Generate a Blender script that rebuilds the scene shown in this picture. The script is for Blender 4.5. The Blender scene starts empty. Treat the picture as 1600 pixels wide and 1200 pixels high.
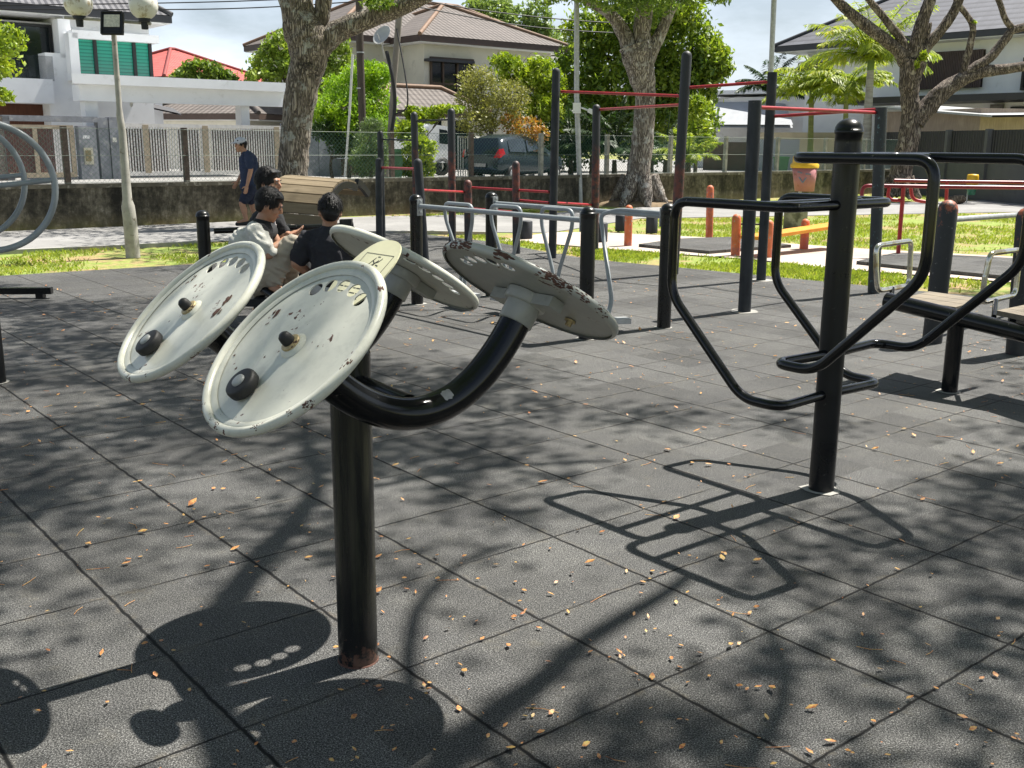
import bpy, bmesh, math, random
import numpy as np
from mathutils import Vector, Matrix, noise as mnoise
random.seed(7)
rnd = np.random.default_rng(11)
SC = bpy.context.scene
COL = SC.collection
# ------------------------------------------------------------------ camera
F, PITCH, ROLL, EYE = 1616.0, math.radians(13.08), math.radians(0.40), 1.456
_cp, _sp, _c, _s = math.cos(PITCH), math.sin(PITCH), math.cos(ROLL), math.sin(ROLL)
FW = np.array([0, _cp, -_sp]); _u = np.array([0, _sp, _cp]); _r = np.array([1.0, 0, 0])
R2 = _c*_r + _s*_u; U2 = -_s*_r + _c*_u
E0 = np.array([0, 0, EYE])
def ray(x, y): return (x-800)/F*R2-(y-600)/F*U2+FW
def G(x, y, z=0.0):
    d = ray(x, y); return E0+d*((z-EYE)/d[2])
def D(x, y, Y):
    d = ray(x, y); return E0+d*(Y/d[1])
def PL(x, y, p0, nrm):
    d = ray(x, y); return E0+d*(np.dot(np.array(p0)-E0, nrm)/np.dot(d, nrm))
cam = bpy.data.cameras.new('Camera'); co = bpy.data.objects.new('Camera', cam); COL.objects.link(co)
cam.sensor_width = 36; cam.lens = 36*F/1600; cam.clip_start = 0.05; cam.clip_end = 2000
co.matrix_world = Matrix(((R2[0], U2[0], -FW[0], 0), (R2[1], U2[1], -FW[1], 0), (R2[2], U2[2], -FW[2], EYE), (0, 0, 0, 1)))
SC.camera = co
# tile grid / street directions
TH = math.radians(-50.75)
U = np.array([math.cos(TH), math.sin(TH), 0]); V = np.array([-math.sin(TH), math.cos(TH), 0]); Z = np.array([0, 0, 1.0])
SUN = np.array([0.457, 0.315, 1.0])
# ------------------------------------------------------------------ mesh builder
def nrm(v):
    v = np.asarray(v, float); n = np.linalg.norm(v); return v/n if n > 1e-12 else v
class MB:
    def __init__(s): s.v = []; s.f = []; s.m = []; s.sm = []; s.cm = 0
    def add(s, vs, fs, smooth=False):
        o = len(s.v); s.v += [tuple(map(float, p)) for p in vs]
        s.f += [tuple(i+o for i in f) for f in fs]; s.m += [s.cm]*len(fs); s.sm += [smooth]*len(fs); return s
    def mat(s, i): s.cm = i; return s
    def obox(s, c, ax, ay, az, hx, hy, hz):      # oriented box, half sizes
        c = np.asarray(c, float); vs = []
        for k in range(8):
            vs.append(c+ax*hx*(1 if k & 1 else -1)+ay*hy*(1 if k & 2 else -1)+az*hz*(1 if k & 4 else -1))
        return s.add(vs, [(0, 2, 3, 1), (4, 5, 7, 6), (0, 1, 5, 4), (2, 6, 7, 3), (0, 4, 6, 2), (1, 3, 7, 5)])
    def box(s, c, h, rz=0.0):
        a = np.array([math.cos(rz), math.sin(rz), 0]); b = np.array([-math.sin(rz), math.cos(rz), 0])
        return s.obox(c, a, b, Z, *h)
    def vbox(s, p, q, n, t, z0=None, z1=None):   # slab from p to q (plan), z0..z1, thickness t along -n
        p = np.array(p, float); q = np.array(q, float); n = np.asarray(n, float)
        zz0 = p[2] if z0 is None else z0; zz1 = q[2] if z1 is None else z1
        a = np.array([p[0], p[1], 0]); b = np.array([q[0], q[1], 0])
        vs = [a+Z*zz0, b+Z*zz0, b+Z*zz1, a+Z*zz1]; vs += [w-n*t for w in vs]
        return s.add(vs, [(0, 1, 2, 3), (5, 4, 7, 6), (1, 5, 6, 2), (4, 0, 3, 7), (3, 2, 6, 7), (4, 5, 1, 0)])
    def poly(s, pts): return s.add(pts, [tuple(range(len(pts)))])
    def prism(s, pts, off):
        n = len(pts); off = np.asarray(off, float); vs = [np.asarray(p, float) for p in pts]; vs = vs+[p+off for p in vs]
        fs = [tuple(range(n))[::-1], tuple(range(n, 2*n))]+[(i, (i+1) % n, n+(i+1) % n, n+i) for i in range(n)]
        return s.add(vs, fs)
    def tube(s, pts, r, seg=10, cap=True, wob=0.0, dome=False, closed=False):
        P = [np.asarray(p, float) for p in pts]; n = len(P)
        Rr = list(r) if hasattr(r, '__len__') else [r]*n
        T = []
        for i in range(n):
            if closed: t = nrm(P[(i+1) % n]-P[i-1])
            else: t = nrm(P[min(i+1, n-1)]-P[max(i-1, 0)])
            T.append(t)
        ref = np.array([0, 0, 1.0]) if abs(T[0][2]) < 0.9 else np.array([1.0, 0, 0])
        a = nrm(np.cross(T[0], ref)); vs = []; ph = random.random()*10
        if dome and not closed:                  # rounded far end
            for k in (0.5, 0.8, 0.97): 
                P.append(P[n-1]+T[n-1]*Rr[n-1]*k); T.append(T[n-1]); Rr.append(Rr[n-1]*math.sqrt(max(0.0, 1-k*k)))
            n = len(P)
        for i in range(n):
            a = nrm(a-T[i]*np.dot(a, T[i])); b = np.cross(T[i], a)
            for k in range(seg):
                q = 2*math.pi*k/seg
                rr = Rr[i]
                if wob: rr *= 1+wob*mnoise.noise((math.cos(q)*1.7+ph, math.sin(q)*1.7, i*0.45+ph))
                vs.append(P[i]+rr*(math.cos(q)*a+math.sin(q)*b))
        fs = [(i*seg+k, i*seg+(k+1) % seg, (i+1)*seg+(k+1) % seg, (i+1)*seg+k) for i in range(n-1) for k in range(seg)]
        if closed: fs += [((n-1)*seg+k, (n-1)*seg+(k+1) % seg, (k+1) % seg, k) for k in range(seg)]
        s.add(vs, fs, True)
        if cap and not closed: s.add(vs[:seg], [tuple(range(seg))[::-1]]); s.add(vs[-seg:], [tuple(range(seg))])
        return s
    def lathe(s, prof, c, n, seg=32, e1=None, smooth=True):   # prof: (radius, height) along axis n
        n = nrm(n); c = np.asarray(c, float)
        if e1 is None: e1 = np.cross(n, Z) if abs(n[2]) < 0.95 else np.array([1.0, 0, 0])
        e1 = nrm(e1); e2 = np.cross(n, e1); vs = []
        for (r, h) in prof:
            for k in range(seg):
                q = 2*math.pi*k/seg; vs.append(c+n*h+r*(math.cos(q)*e1+math.sin(q)*e2))
        m = len(prof)
        fs = [(i*seg+k, i*seg+(k+1) % seg, (i+1)*seg+(k+1) % seg, (i+1)*seg+k) for i in range(m-1) for k in range(seg)]
        return s.add(vs, fs, smooth)
    def ell(s, c, rad, seg=14, rings=9, axes=None):
        c = np.asarray(c, float); A = axes or (np.array([1.0, 0, 0]), np.array([0, 1.0, 0]), Z); vs = []
        for i in range(rings+1):
            t = math.pi*i/rings
            for k in range(seg):
                q = 2*math.pi*k/seg
                vs.append(c+A[0]*rad[0]*math.sin(t)*math.cos(q)+A[1]*rad[1]*math.sin(t)*math.sin(q)+A[2]*rad[2]*math.cos(t))
        fs = [(i*seg+k, (i+1)*seg+k, (i+1)*seg+(k+1) % seg, i*seg+(k+1) % seg) for i in range(rings) for k in range(seg)]
        return s.add(vs, fs, True)
    def build(s, name, mats, parent=None, **kw):
        if not isinstance(mats, (list, tuple)): mats = [mats]
        me = bpy.data.meshes.new(name)
        org = np.zeros(3); q = parent
        while q is not None: org = org+np.array(q.matrix_basis.translation); q = q.parent
        me.from_pydata([tuple(np.array(p)-org) for p in s.v], [], s.f)
        for m in mats: me.materials.append(m)
        me.polygons.foreach_set('material_index', s.m); me.polygons.foreach_set('use_smooth', s.sm); me.update()
        o = bpy.data.objects.new(name, me); COL.objects.link(o)
        if parent is not None: o.parent = parent
        for k, w in kw.items(): o[k] = w
        return o
def thing(name, label, cat, loc, group=None):
    o = bpy.data.objects.new(name, None); COL.objects.link(o); o.empty_display_size = 0.2
    o.location = tuple(map(float, loc)); o['label'] = label; o['category'] = cat
    if group: o['group'] = group
    return o
def tag(o, label, cat, group=None):
    o['label'] = label; o['category'] = cat
    if group: o['group'] = group
    return o
def bend(pts, rad, seg=6):                       # round the corners of a polyline
    P = [np.asarray(p, float) for p in pts]; out = [P[0]]
    for i in range(1, len(P)-1):
        a, b, c = P[i-1], P[i], P[i+1]; d1 = nrm(a-b); d2 = nrm(c-b)
        L = min(rad, 0.48*np.linalg.norm(a-b), 0.48*np.linalg.norm(c-b)); s0 = b+d1*L; s1 = b+d2*L
        for k in range(seg+1):
            t = k/seg; out.append((1-t)**2*s0+2*t*(1-t)*b+t*t*s1)
    out.append(P[-1]); return out
def smooth_path(pts, n=8):                       # Catmull-Rom
    P = [np.asarray(p, float) for p in pts]; P = [2*P[0]-P[1]]+P+[2*P[-1]-P[-2]]; out = []
    for i in range(1, len(P)-2):
        for k in range(n):
            t = k/n
            out.append(0.5*((2*P[i])+(-P[i-1]+P[i+1])*t+(2*P[i-1]-5*P[i]+4*P[i+1]-P[i+2])*t*t+(-P[i-1]+3*P[i]-3*P[i+1]+P[i+2])*t**3))
    out.append(P[-2]); return out
def lerp_list(vals, n):
    xs = np.linspace(0, len(vals)-1, n); return list(np.interp(xs, range(len(vals)), vals))
# ------------------------------------------------------------------ materials
class NT:
    def __init__(s, name):
        s.m = bpy.data.materials.new(name); s.m.use_nodes = True; s.t = s.m.node_tree; s.b = s.t.nodes['Principled BSDF']
    def n(s, typ, **kw):
        o = s.t.nodes.new(typ)
        for k, w in kw.items(): setattr(o, k, w)
        return o
    def l(s, a, b): s.t.links.new(a, b)
    def coord(s, kind='Object', scale=(1, 1, 1), rz=0.0, loc=(0, 0, 0)):
        t = s.n('ShaderNodeTexCoord'); mp = s.n('ShaderNodeMapping'); mp.inputs['Scale'].default_value = scale
        mp.inputs['Rotation'].default_value = (0, 0, rz); mp.inputs['Location'].default_value = loc
        s.l(t.outputs[kind], mp.inputs['Vector']); return mp.outputs['Vector']
    def noise(s, vec, scale, detail=4, rough=0.6):
        o = s.n('ShaderNodeTexNoise'); o.inputs['Scale'].default_value = scale; o.inputs['Detail'].default_value = detail
        o.inputs['Roughness'].default_value = rough; s.l(vec, o.inputs['Vector']); return o.outputs['Fac']
    def ramp(s, fac, stops):
        o = s.n('ShaderNodeValToRGB'); e = o.color_ramp.elements
        while len(e) < len(stops): e.new(0.5)
        for i, (p, c) in enumerate(stops):
            e[i].position = p; e[i].color = (*c, 1) if len(c) == 3 else c
        s.l(fac, o.inputs['Fac']); return o.outputs['Color']
    def mix(s, fac, a, b, typ='MIX'):
        o = s.n('ShaderNodeMix', data_type='RGBA', blend_type=typ)
        for sock, val in ((0, fac), (6, a), (7, b)):
            if hasattr(val, 'links') or isinstance(val, bpy.types.NodeSocket): s.l(val, o.inputs[sock])
            else: o.inputs[sock].default_value = (*val, 1) if isinstance(val, tuple) and len(val) == 3 else val
        return o.outputs[2]
    def math(s, op, a, b=None, clamp=False):
        o = s.n('ShaderNodeMath', operation=op, use_clamp=clamp)
        for i, val in enumerate((a, b)):
            if val is None: continue
            if isinstance(val, bpy.types.NodeSocket): s.l(val, o.inputs[i])
            else: o.inputs[i].default_value = val
        return o.outputs[0]
    def step(s, fac, lo, hi):
        o = s.n('ShaderNodeMapRange', clamp=True); o.inputs['From Min'].default_value = lo; o.inputs['From Max'].default_value = hi
        s.l(fac, o.inputs['Value']); return o.outputs['Result']
    def bump(s, h, strength=0.3, dist=0.01, prev=None):
        o = s.n('ShaderNodeBump'); o.inputs['Strength'].default_value = strength; o.inputs['Distance'].default_value = dist
        s.l(h, o.inputs['Height'])
        if prev is not None: s.l(prev, o.inputs['Normal'])
        return o.outputs['Normal']
    def out(s, col=None, rough=None, normal=None, metal=0.0, spec=None):
        b = s.b
        if col is not None:
            if isinstance(col, bpy.types.NodeSocket): s.l(col, b.inputs['Base Color'])
            else: b.inputs['Base Color'].default_value = (*col, 1)
        if rough is not None:
            if isinstance(rough, bpy.types.NodeSocket): s.l(rough, b.inputs['Roughness'])
            else: b.inputs['Roughness'].default_value = rough
        if normal is not None: s.l(normal, b.inputs['Normal'])
        b.inputs['Metallic'].default_value = metal
        if spec is not None: b.inputs['Specular IOR Level'].default_value = spec
        return s.m
def mul(c, k): return tuple(min(1.0, x*k) for x in c)
def pm(name, c, var=0.15, scale=6.0, rough=0.6, bump=0.0, bscale=60.0, metal=0.0, spec=None, patches=(), stretch=(1, 1, 1), bdist=0.004):
    t = NT(name); v = t.coord(scale=stretch); f = t.noise(v, scale)
    col = t.ramp(f, [(0.3, mul(c, 1-var)), (0.7, mul(c, 1+var))])
    rg = rough
    for (pc, ps, lo, hi) in patches:
        k = t.step(t.noise(v, ps, 6, 0.65), lo, hi); col = t.mix(k, col, pc)
    nm = t.bump(t.noise(v, bscale, 3), bump, bdist) if bump else None
    return t.out(col, rg, nm, metal, spec)
def leafmat(name, cols, scale=0.9, trans=0.35, rough=0.5):
    t = NT(name); v = t.coord(); f = t.noise(v, scale, 5, 0.75); g = t.noise(v, scale*14, 1, 0.5)
    k = t.math('ADD', t.math('MULTIPLY', f, 0.55), t.math('MULTIPLY', g, 0.45))
    n = len(cols); col = t.ramp(k, [(0.33+0.34*i/max(1, n-1), c) for i, c in enumerate(cols)])
    t.out(col, rough); tr = t.n('ShaderNodeBsdfTranslucent'); mx = t.n('ShaderNodeMixShader'); mx.inputs[0].default_value = trans
    br = t.mix(1.0, col, (1.25, 1.3, 0.65), 'MULTIPLY'); t.l(br, tr.inputs['Color'])
    t.l(t.b.outputs[0], mx.inputs[1]); t.l(tr.outputs[0], mx.inputs[2]); t.l(mx.outputs[0], t.t.nodes['Material Output'].inputs['Surface'])
    return t.m
def barkmat(name, c1, c2, c3, lichen=None):
    t = NT(name); v = t.coord(scale=(1, 1, 0.15)); v2 = t.coord()
    vo = t.n('ShaderNodeTexVoronoi', feature='DISTANCE_TO_EDGE'); vo.inputs['Scale'].default_value = 24
    w = t.noise(v, 9, 6, 0.7); wv = t.n('ShaderNodeVectorMath', operation='ADD')
    nn = t.n('ShaderNodeTexNoise'); nn.inputs['Scale'].default_value = 5; nn.inputs['Detail'].default_value = 5; t.l(v, nn.inputs['Vector'])
    sc = t.n('ShaderNodeVectorMath', operation='SCALE'); sc.inputs['Scale'].default_value = 0.34; t.l(nn.outputs['Color'], sc.inputs[0])
    t.l(v, wv.inputs[0]); t.l(sc.outputs[0], wv.inputs[1]); t.l(wv.outputs[0], vo.inputs['Vector'])
    crack = t.step(vo.outputs['Distance'], 0.0, 0.22)
    col = t.ramp(t.math('ADD', t.math('MULTIPLY', crack, 0.5), t.math('MULTIPLY', w, 0.6)), [(0.25, c1), (0.55, c2), (0.85, c3)])
    if lichen:
        col = t.mix(t.step(t.noise(v2, 3.2, 6, 0.7), 0.56, 0.62), col, lichen)
        col = t.mix(t.step(t.noise(v2, 2.1, 7, 0.75), 0.60, 0.66), col, (0.035, 0.03, 0.025))
    b1 = t.bump(crack, 0.9, 0.03); b2 = t.bump(w, 0.7, 0.02, b1)
    return t.out(col, 0.9, b2)
M = {}
BLK = (0.006, 0.0065, 0.007)
def black_paint(name, base=BLK, rough=0.3, wear=0.65, dust=True):
    t = NT(name); v = t.coord(); vs = t.coord(scale=(1, 1, 0.12))
    col = t.mix(t.step(t.noise(vs, 16, 5), 0.45, 0.75), base, mul(base, 1.7))
    col = t.mix(t.step(t.noise(v, 24, 7, 0.75), wear, wear+0.03), col, (0.10, 0.095, 0.085))
    r = t.ramp(t.noise(v, 7, 5), [(0.3, (rough*0.7,)*3), (0.7, (rough*1.5,)*3)])
    return t.out(col, r, t.bump(t.noise(v, 90, 2), 0.06, 0.002), 0.0, 0.38)
M['black'] = black_paint('black gloss paint', rough=0.15)
M['black_post'] = black_paint('black post paint', (0.0075, 0.008, 0.0085), 0.30)
M['black_matt'] = black_paint('black satin paint', (0.010, 0.011, 0.012), 0.38)
M['slate'] = black_paint('slate blue paint', (0.022, 0.025, 0.030), 0.55, 0.66)
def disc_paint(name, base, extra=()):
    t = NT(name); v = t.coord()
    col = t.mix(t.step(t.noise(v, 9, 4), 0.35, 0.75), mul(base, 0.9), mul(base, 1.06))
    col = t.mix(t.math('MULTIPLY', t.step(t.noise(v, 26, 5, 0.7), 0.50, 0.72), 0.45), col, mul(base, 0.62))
    for (cx, lo) in extra: pass
    rust = t.step(t.noise(v, 15, 7, 0.68), 0.640, 0.650)
    rc = t.ramp(t.noise(v, 70, 4), [(0.35, (0.05, 0.022, 0.016)), (0.7, (0.16, 0.07, 0.045))])
    col = t.mix(t.step(t.noise(v, 15, 7, 0.68), 0.620, 0.642), col, (0.62, 0.60, 0.52))
    col = t.mix(rust, col, rc)
    rough = t.math('ADD', t.math('MULTIPLY', rust, 0.45), 0.32)
    return t.out(col, rough, t.bump(rust, -0.5, 0.002))
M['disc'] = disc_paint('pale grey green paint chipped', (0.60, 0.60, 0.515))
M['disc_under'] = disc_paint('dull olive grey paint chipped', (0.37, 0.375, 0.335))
M['rust'] = pm('rust', (0.085, 0.040, 0.028), 0.5, 60, 0.9, 0.6, 120)
M['steel_grey'] = pm('grey enamel', (0.26, 0.285, 0.30), 0.12, 9, 0.35, 0.05, 80, patches=[((0.12, 0.10, 0.09), 34, 0.70, 0.73)])
M['galv'] = pm('galvanised steel', (0.40, 0.41, 0.41), 0.2, 14, 0.45, 0.1, 60, 0.35)
M['chrome'] = pm('stainless tube', (0.62, 0.60, 0.55), 0.1, 10, 0.22, 0, metal=0.9, patches=[((0.42, 0.34, 0.20), 10, 0.50, 0.62)])
M['red'] = pm('red bar paint', (0.34, 0.016, 0.022), 0.2, 12, 0.4, 0.05, 60, patches=[((0.10, 0.03, 0.03), 30, 0.64, 0.68)])
M['crimson'] = pm('crimson rail paint', (0.20, 0.010, 0.022), 0.15, 9, 0.35)
M['orange'] = pm('orange post paint', (0.58, 0.15, 0.06), 0.2, 8, 0.6, 0.2, 50, patches=[((0.42, 0.13, 0.10), 5, 0.52, 0.6), ((0.33, 0.30, 0.27), 16, 0.60, 0.64)])
M['amber'] = pm('amber plank paint', (0.72, 0.27, 0.012), 0.15, 7, 0.5, 0.2, 40, patches=[((0.45, 0.18, 0.07), 14, 0.64, 0.7)])
def peel(name, base, low, high, z0, z1, chips=0.60, top=None):
    t = NT(name); v = t.coord(); sp = t.n('ShaderNodeSeparateXYZ'); t.l(v, sp.inputs[0])
    nz = t.noise(v, 9, 6, 0.7)
    h = t.math('ADD', sp.outputs['Z'], t.math('MULTIPLY', t.math('SUBTRACT', nz, 0.5), 1.1))
    hi2 = t.step(t.math('SUBTRACT', h, t.math('MULTIPLY', t.math('SUBTRACT', t.noise(v, 3, 4), 0.5), 1.2)), z0-0.85, z0-0.45); k_ = t.math('MULTIPLY', t.math('SUBTRACT', 1.0, t.step(h, z0, z1)), t.math('MULTIPLY', hi2, t.step(t.noise(v, 13, 6, 0.7), 0.40, 0.60))) if z0 > 0.5 else t.math('SUBTRACT', 1.0, t.step(h, z0, z1)); col = t.mix(k_, base, low)
    col = t.mix(t.step(t.noise(v, 22, 7, 0.72), chips, chips+0.03), col, high)
    if top: col = t.mix(t.step(h, top[0], top[0]+0.08), col, top[1])
    return t.out(col, 0.55, t.bump(t.noise(v, 26, 6), 0.35, 0.004))
M['peel_rust'] = peel('slate paint over rust red', (0.022, 0.024, 0.029), (0.17, 0.048, 0.032), (0.10, 0.06, 0.05), 1.15, 1.4, 0.63)
M['peel_teal'] = peel('weathered teal black paint', (0.03, 0.035, 0.04), (0.028, 0.03, 0.034), (0.10, 0.20, 0.22), 0.0, 0.1, 0.60)
M['peel_top'] = peel('black paint with orange top', (0.022, 0.024, 0.026), (0.024, 0.026, 0.028), (0.22, 0.22, 0.20), -1, -0.9, 0.63, (0.98, (0.40, 0.10, 0.045)))
M['peel_base'] = peel('black paint with red scuffs', (0.022, 0.024, 0.026), (0.30, 0.04, 0.02), (0.20, 0.20, 0.19), -0.32, -0.10, 0.64, (0.98, (0.35, 0.10, 0.05)))
M['plate'] = pm('cream enamel plate', (0.62, 0.60, 0.40), 0.06, 8, 0.4)
M['ink'] = pm('printed black ink', (0.03, 0.03, 0.03), 0.05, 8, 0.6)
M['rubber'] = pm('black rubber', (0.012, 0.012, 0.012), 0.3, 30, 0.6, 0.1, 120)
M['cap_grey'] = pm('grey plastic cap', (0.33, 0.34, 0.33), 0.1, 20, 0.45)
M['brass'] = pm('corroded washer', (0.42, 0.33, 0.17), 0.3, 40, 0.5, 0.2, 80, 0.3, patches=[((0.06, 0.03, 0.02), 60, 0.55, 0.6)])
def woodmat(name, c1, c2, rz=0.0, axis='X', dark=(0.05, 0.04, 0.03)):
    t = NT(name); sc = {'X': (0.6, 9, 9), 'Y': (9, 0.6, 9), 'Z': (9, 9, 0.6)}[axis]
    t0 = t.coord(rz=rz); mp = t.n('ShaderNodeMapping'); mp.inputs['Scale'].default_value = sc; t.l(t0, mp.inputs['Vector'])
    f = t.noise(mp.outputs[0], 4, 6, 0.7); g = t.noise(t0, 1.6, 3)
    col = t.ramp(t.math('ADD', t.math('MULTIPLY', f, 0.7), t.math('MULTIPLY', g, 0.3)), [(0.3, mul(c1, 0.75)), (0.5, c1), (0.68, c2)])
    return t.out(col, 0.75, t.bump(f, 0.3, 0.004))
SKYK, SUNE, EXPO = 0.05, 5.0, 1.08
# ================================================================== SETTING
def ground_mats():
    # soil and thin grass
    t = NT('grass ground'); v = t.coord(); a = t.noise(v, 0.55, 6, 0.7); b = t.noise(v, 22, 4, 0.7); c = t.noise(v, 2.6, 5, 0.7)
    g = t.ramp(b, [(0.3, (0.10, 0.15, 0.022)), (0.5, (0.20, 0.265, 0.045)), (0.72, (0.31, 0.36, 0.085))])
    s = t.ramp(b, [(0.3, (0.20, 0.13, 0.06)), (0.7, (0.42, 0.30, 0.15))])
    k = t.math('ADD', t.math('MULTIPLY', a, 0.5), t.math('MULTIPLY', c, 0.5))
    M['grass_ground'] = t.out(t.mix(t.step(k, 0.47, 0.57), g, s), 0.95, t.bump(b, 0.8, 0.02))
    # rubber tiles
    t = NT('black rubber tiles'); v = t.coord(); o = G(1015, 905)
    tc = t.n('ShaderNodeTexCoord'); sub = t.n('ShaderNodeVectorMath', operation='SUBTRACT'); sub.inputs[1].default_value = (o[0], o[1], 0)
    t.l(tc.outputs['Object'], sub.inputs[0]); rot = t.n('ShaderNodeVectorRotate', rotation_type='Z_AXIS'); rot.inputs['Angle'].default_value = -TH
    t.l(sub.outputs[0], rot.inputs['Vector']); sx = t.n('ShaderNodeSeparateXYZ'); t.l(rot.outputs[0], sx.inputs[0])
    wob = t.math('MULTIPLY', t.math('SUBTRACT', t.noise(v, 13, 3), 0.5), 0.015)
    ds = []
    cells = []
    for ax in ('X', 'Y'):
        q = t.math('ADD', t.math('DIVIDE', t.math('ADD', sx.outputs[ax], wob), 0.5), 100.5)
        fr = t.math('ABSOLUTE', t.math('SUBTRACT', t.math('FRACT', q), 0.5)); ds.append(t.math('MULTIPLY', fr, 0.5)); cells.append(t.math('FLOOR', q))
    cx = t.n('ShaderNodeCombineXYZ'); t.l(cells[0], cx.inputs[0]); t.l(cells[1], cx.inputs[1])
    wn = t.n('ShaderNodeTexWhiteNoise', noise_dimensions='2D'); t.l(cx.outputs[0], wn.inputs['Vector'])
    # seams along the grid lines; rows across are tighter and fade in places
    dx = ds[1]; dy = ds[0]
    wide = t.math('MULTIPLY', t.noise(v, 2.3, 4), 0.005)
    s1 = t.math('SUBTRACT', 1.0, t.step(dx, 0.003, 0.0085)); s2 = t.math('MULTIPLY', t.math('SUBTRACT', 1.0, t.step(dy, 0.002, 0.0065)), t.step(t.noise(v, 1.7, 4), 0.30, 0.50))
    seam = t.math('MAXIMUM', s1, s2)
    gr = t.noise(v, 250, 2, 0.6); gr2 = t.noise(v, 230, 2, 0.7); st = t.noise(v, 1.1, 6, 0.7); st2 = t.noise(v, 5.5, 5, 0.7)
    base = t.ramp(gr2, [(0.36, (0.009, 0.009, 0.009)), (0.5, (0.050, 0.050, 0.049)), (0.62, (0.150, 0.149, 0.145))])
    base = t.mix(t.step(gr, 0.58, 0.66), base, (0.30, 0.30, 0.29))
    tint = t.ramp(t.math('ADD', t.math('MULTIPLY', st, 0.6), t.math('MULTIPLY', st2, 0.4)), [(0.34, (0.78, 0.78, 0.80)), (0.66, (1.15, 1.14, 1.10))])
    base = t.mix(1.0, base, tint, 'MULTIPLY')
    cell = t.math('ADD', t.math('MULTIPLY', wn.outputs['Value'], 0.42), 0.79); cc = t.n('ShaderNodeCombineColor')
    for i in range(3): t.l(cell, cc.inputs[i])
    base = t.mix(1.0, base, cc.outputs[0], 'MULTIPLY')
    base = t.mix(t.math('MULTIPLY', t.step(st2, 0.60, 0.72), 0.22), base, (0.14, 0.125, 0.09))
    dn_ = t.math('MULTIPLY', t.math('SUBTRACT', 1.0, t.step(t.math('MINIMUM', dx, dy), 0.004, 0.030)), t.step(t.noise(v, 19, 4, .7), 0.50, 0.66)); base = t.mix(t.math('MULTIPLY', dn_, 0.45), base, (0.17, 0.145, 0.105)); base = t.mix(seam, base, (0.005, 0.005, 0.005))
    h = t.math('SUBTRACT', t.math('MULTIPLY', gr2, 0.35), seam)
    M['rubber_tiles'] = t.out(base, 0.78, t.bump(h, 0.45, 0.005), 0.0, 0.2)
    for nm, c, k in (('asphalt path', (0.27, 0.265, 0.255), 1.0), ('concrete pad', (0.50, 0.42, 0.36), 1.0), ('street paving', (0.29, 0.285, 0.27), 1.0), ('kerb concrete', (0.36, 0.35, 0.32), 1)):
        t = NT(nm); v = t.coord(); a = t.noise(v, 0.8, 7, 0.7); b = t.noise(v, 120, 2)
        col = t.mix(t.step(a, 0.35, 0.68), mul(c, 0.72), mul(c, 1.15)); col = t.mix(t.step(b, 0.5, 0.75), col, mul(c, 0.6))
        col = t.mix(t.math('MULTIPLY', t.step(t.noise(v, 3.1, 6, 0.75), 0.58, 0.7), 0.5), col, mul(c, 0.45))
        M[nm] = t.out(col, 0.9, t.bump(b, 0.25, 0.004))
    t = NT('stained old concrete wall'); v = t.coord(); v2 = t.coord(scale=(1, 1, 0.25)); a = t.noise(v2, 2.2, 7, 0.72); b = t.noise(v, 9, 6, 0.7)
    sp = t.n('ShaderNodeSeparateXYZ'); t.l(v, sp.inputs[0])
    k = t.math('ADD', t.math('MULTIPLY', a, 0.65), t.math('MULTIPLY', b, 0.35))
    col = t.ramp(k, [(0.40, (0.022, 0.020, 0.015)), (0.49, (0.075, 0.066, 0.047)), (0.56, (0.17, 0.15, 0.11)), (0.64, (0.33, 0.30, 0.24))])
    low = t.math('SUBTRACT', 1.0, t.step(t.math('ADD', sp.outputs['Z'], t.math('MULTIPLY', b, 0.35)), 0.1, 0.42))
    col = t.mix(t.math('MULTIPLY', low, 0.55), col, (0.17, 0.14, 0.07))
    M['old_wall'] = t.out(col, 0.95, t.bump(b, 0.6, 0.02))
ground_mats()
def sheet(name, pts, z, m, thick=0.0, kind='structure'):
    b = MB(); P = [np.array([p[0], p[1], z]) for p in pts]
    if thick: b.prism([p-Z*thick for p in P], Z*thick)
    else: b.poly(P)
    return b.build(name, m, kind=kind)
# the ground reaches the horizon
b = MB(); n = 24; xs = np.linspace(-600, 600, n+1)
for i in range(n):
    for j in range(n): b.poly([(xs[i], xs[j], -0.024), (xs[i+1], xs[j], -0.024), (xs[i+1], xs[j+1], -0.024), (xs[i], xs[j+1], -0.024)])
b.build('ground', M['grass_ground'], kind='structure')
rub = [(-14, 6.0), G(0, 431), G(312, 412), (-3.45, 12.95), (-3.55, 14.6), (-2.62, 17.2), (-1.62, 17.25), G(772, 378), G(850, 393), G(930, 406), G(1030, 415), G(1289, 440), G(1600, 470), (9, 6.6), (12, 4.2), (12, -6), (-14, -6)]
sheet('rubber_floor', [(p[0], p[1]) for p in rub], 0.0, M['rubber_tiles'], 0.03)
P0 = np.array([-8.5, 17.3, 0])                    # the retaining wall runs along V through here
wl = lambda s, off=0.0, z=0.0: P0+V*s+U*off+Z*z
path = [G(0, 391)-V*6, G(0, 391), G(320, 377), G(560, 363), G(660, 361), G(860, 362), G(1000, 340), G(1300, 335), G(1600, 330), G(1600, 330)+np.array([14, 5, 0]),
        G(1600, 311)+np.array([12, 6, 0]), G(1600, 311), G(1300, 318), G(1000, 323), G(860, 332), wl(7.0, 0.35), wl(4, 0.12), wl(-6, 0.12)]
sheet('path', [(p[0], p[1]) for p in path], -0.014, M['asphalt path'])
pad = [G(770, 376), G(860, 362), G(940, 362), G(1102, 370), G(1320, 386), G(1600, 401), (11, 12.6), (9.5, 10.2), G(1600, 441), G(1289, 417), G(1178, 404), G(1048, 395), G(940, 387), G(860, 380)]
sheet('pavement', [(p[0], p[1]) for p in pad], -0.008, M['concrete pad'])
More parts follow.
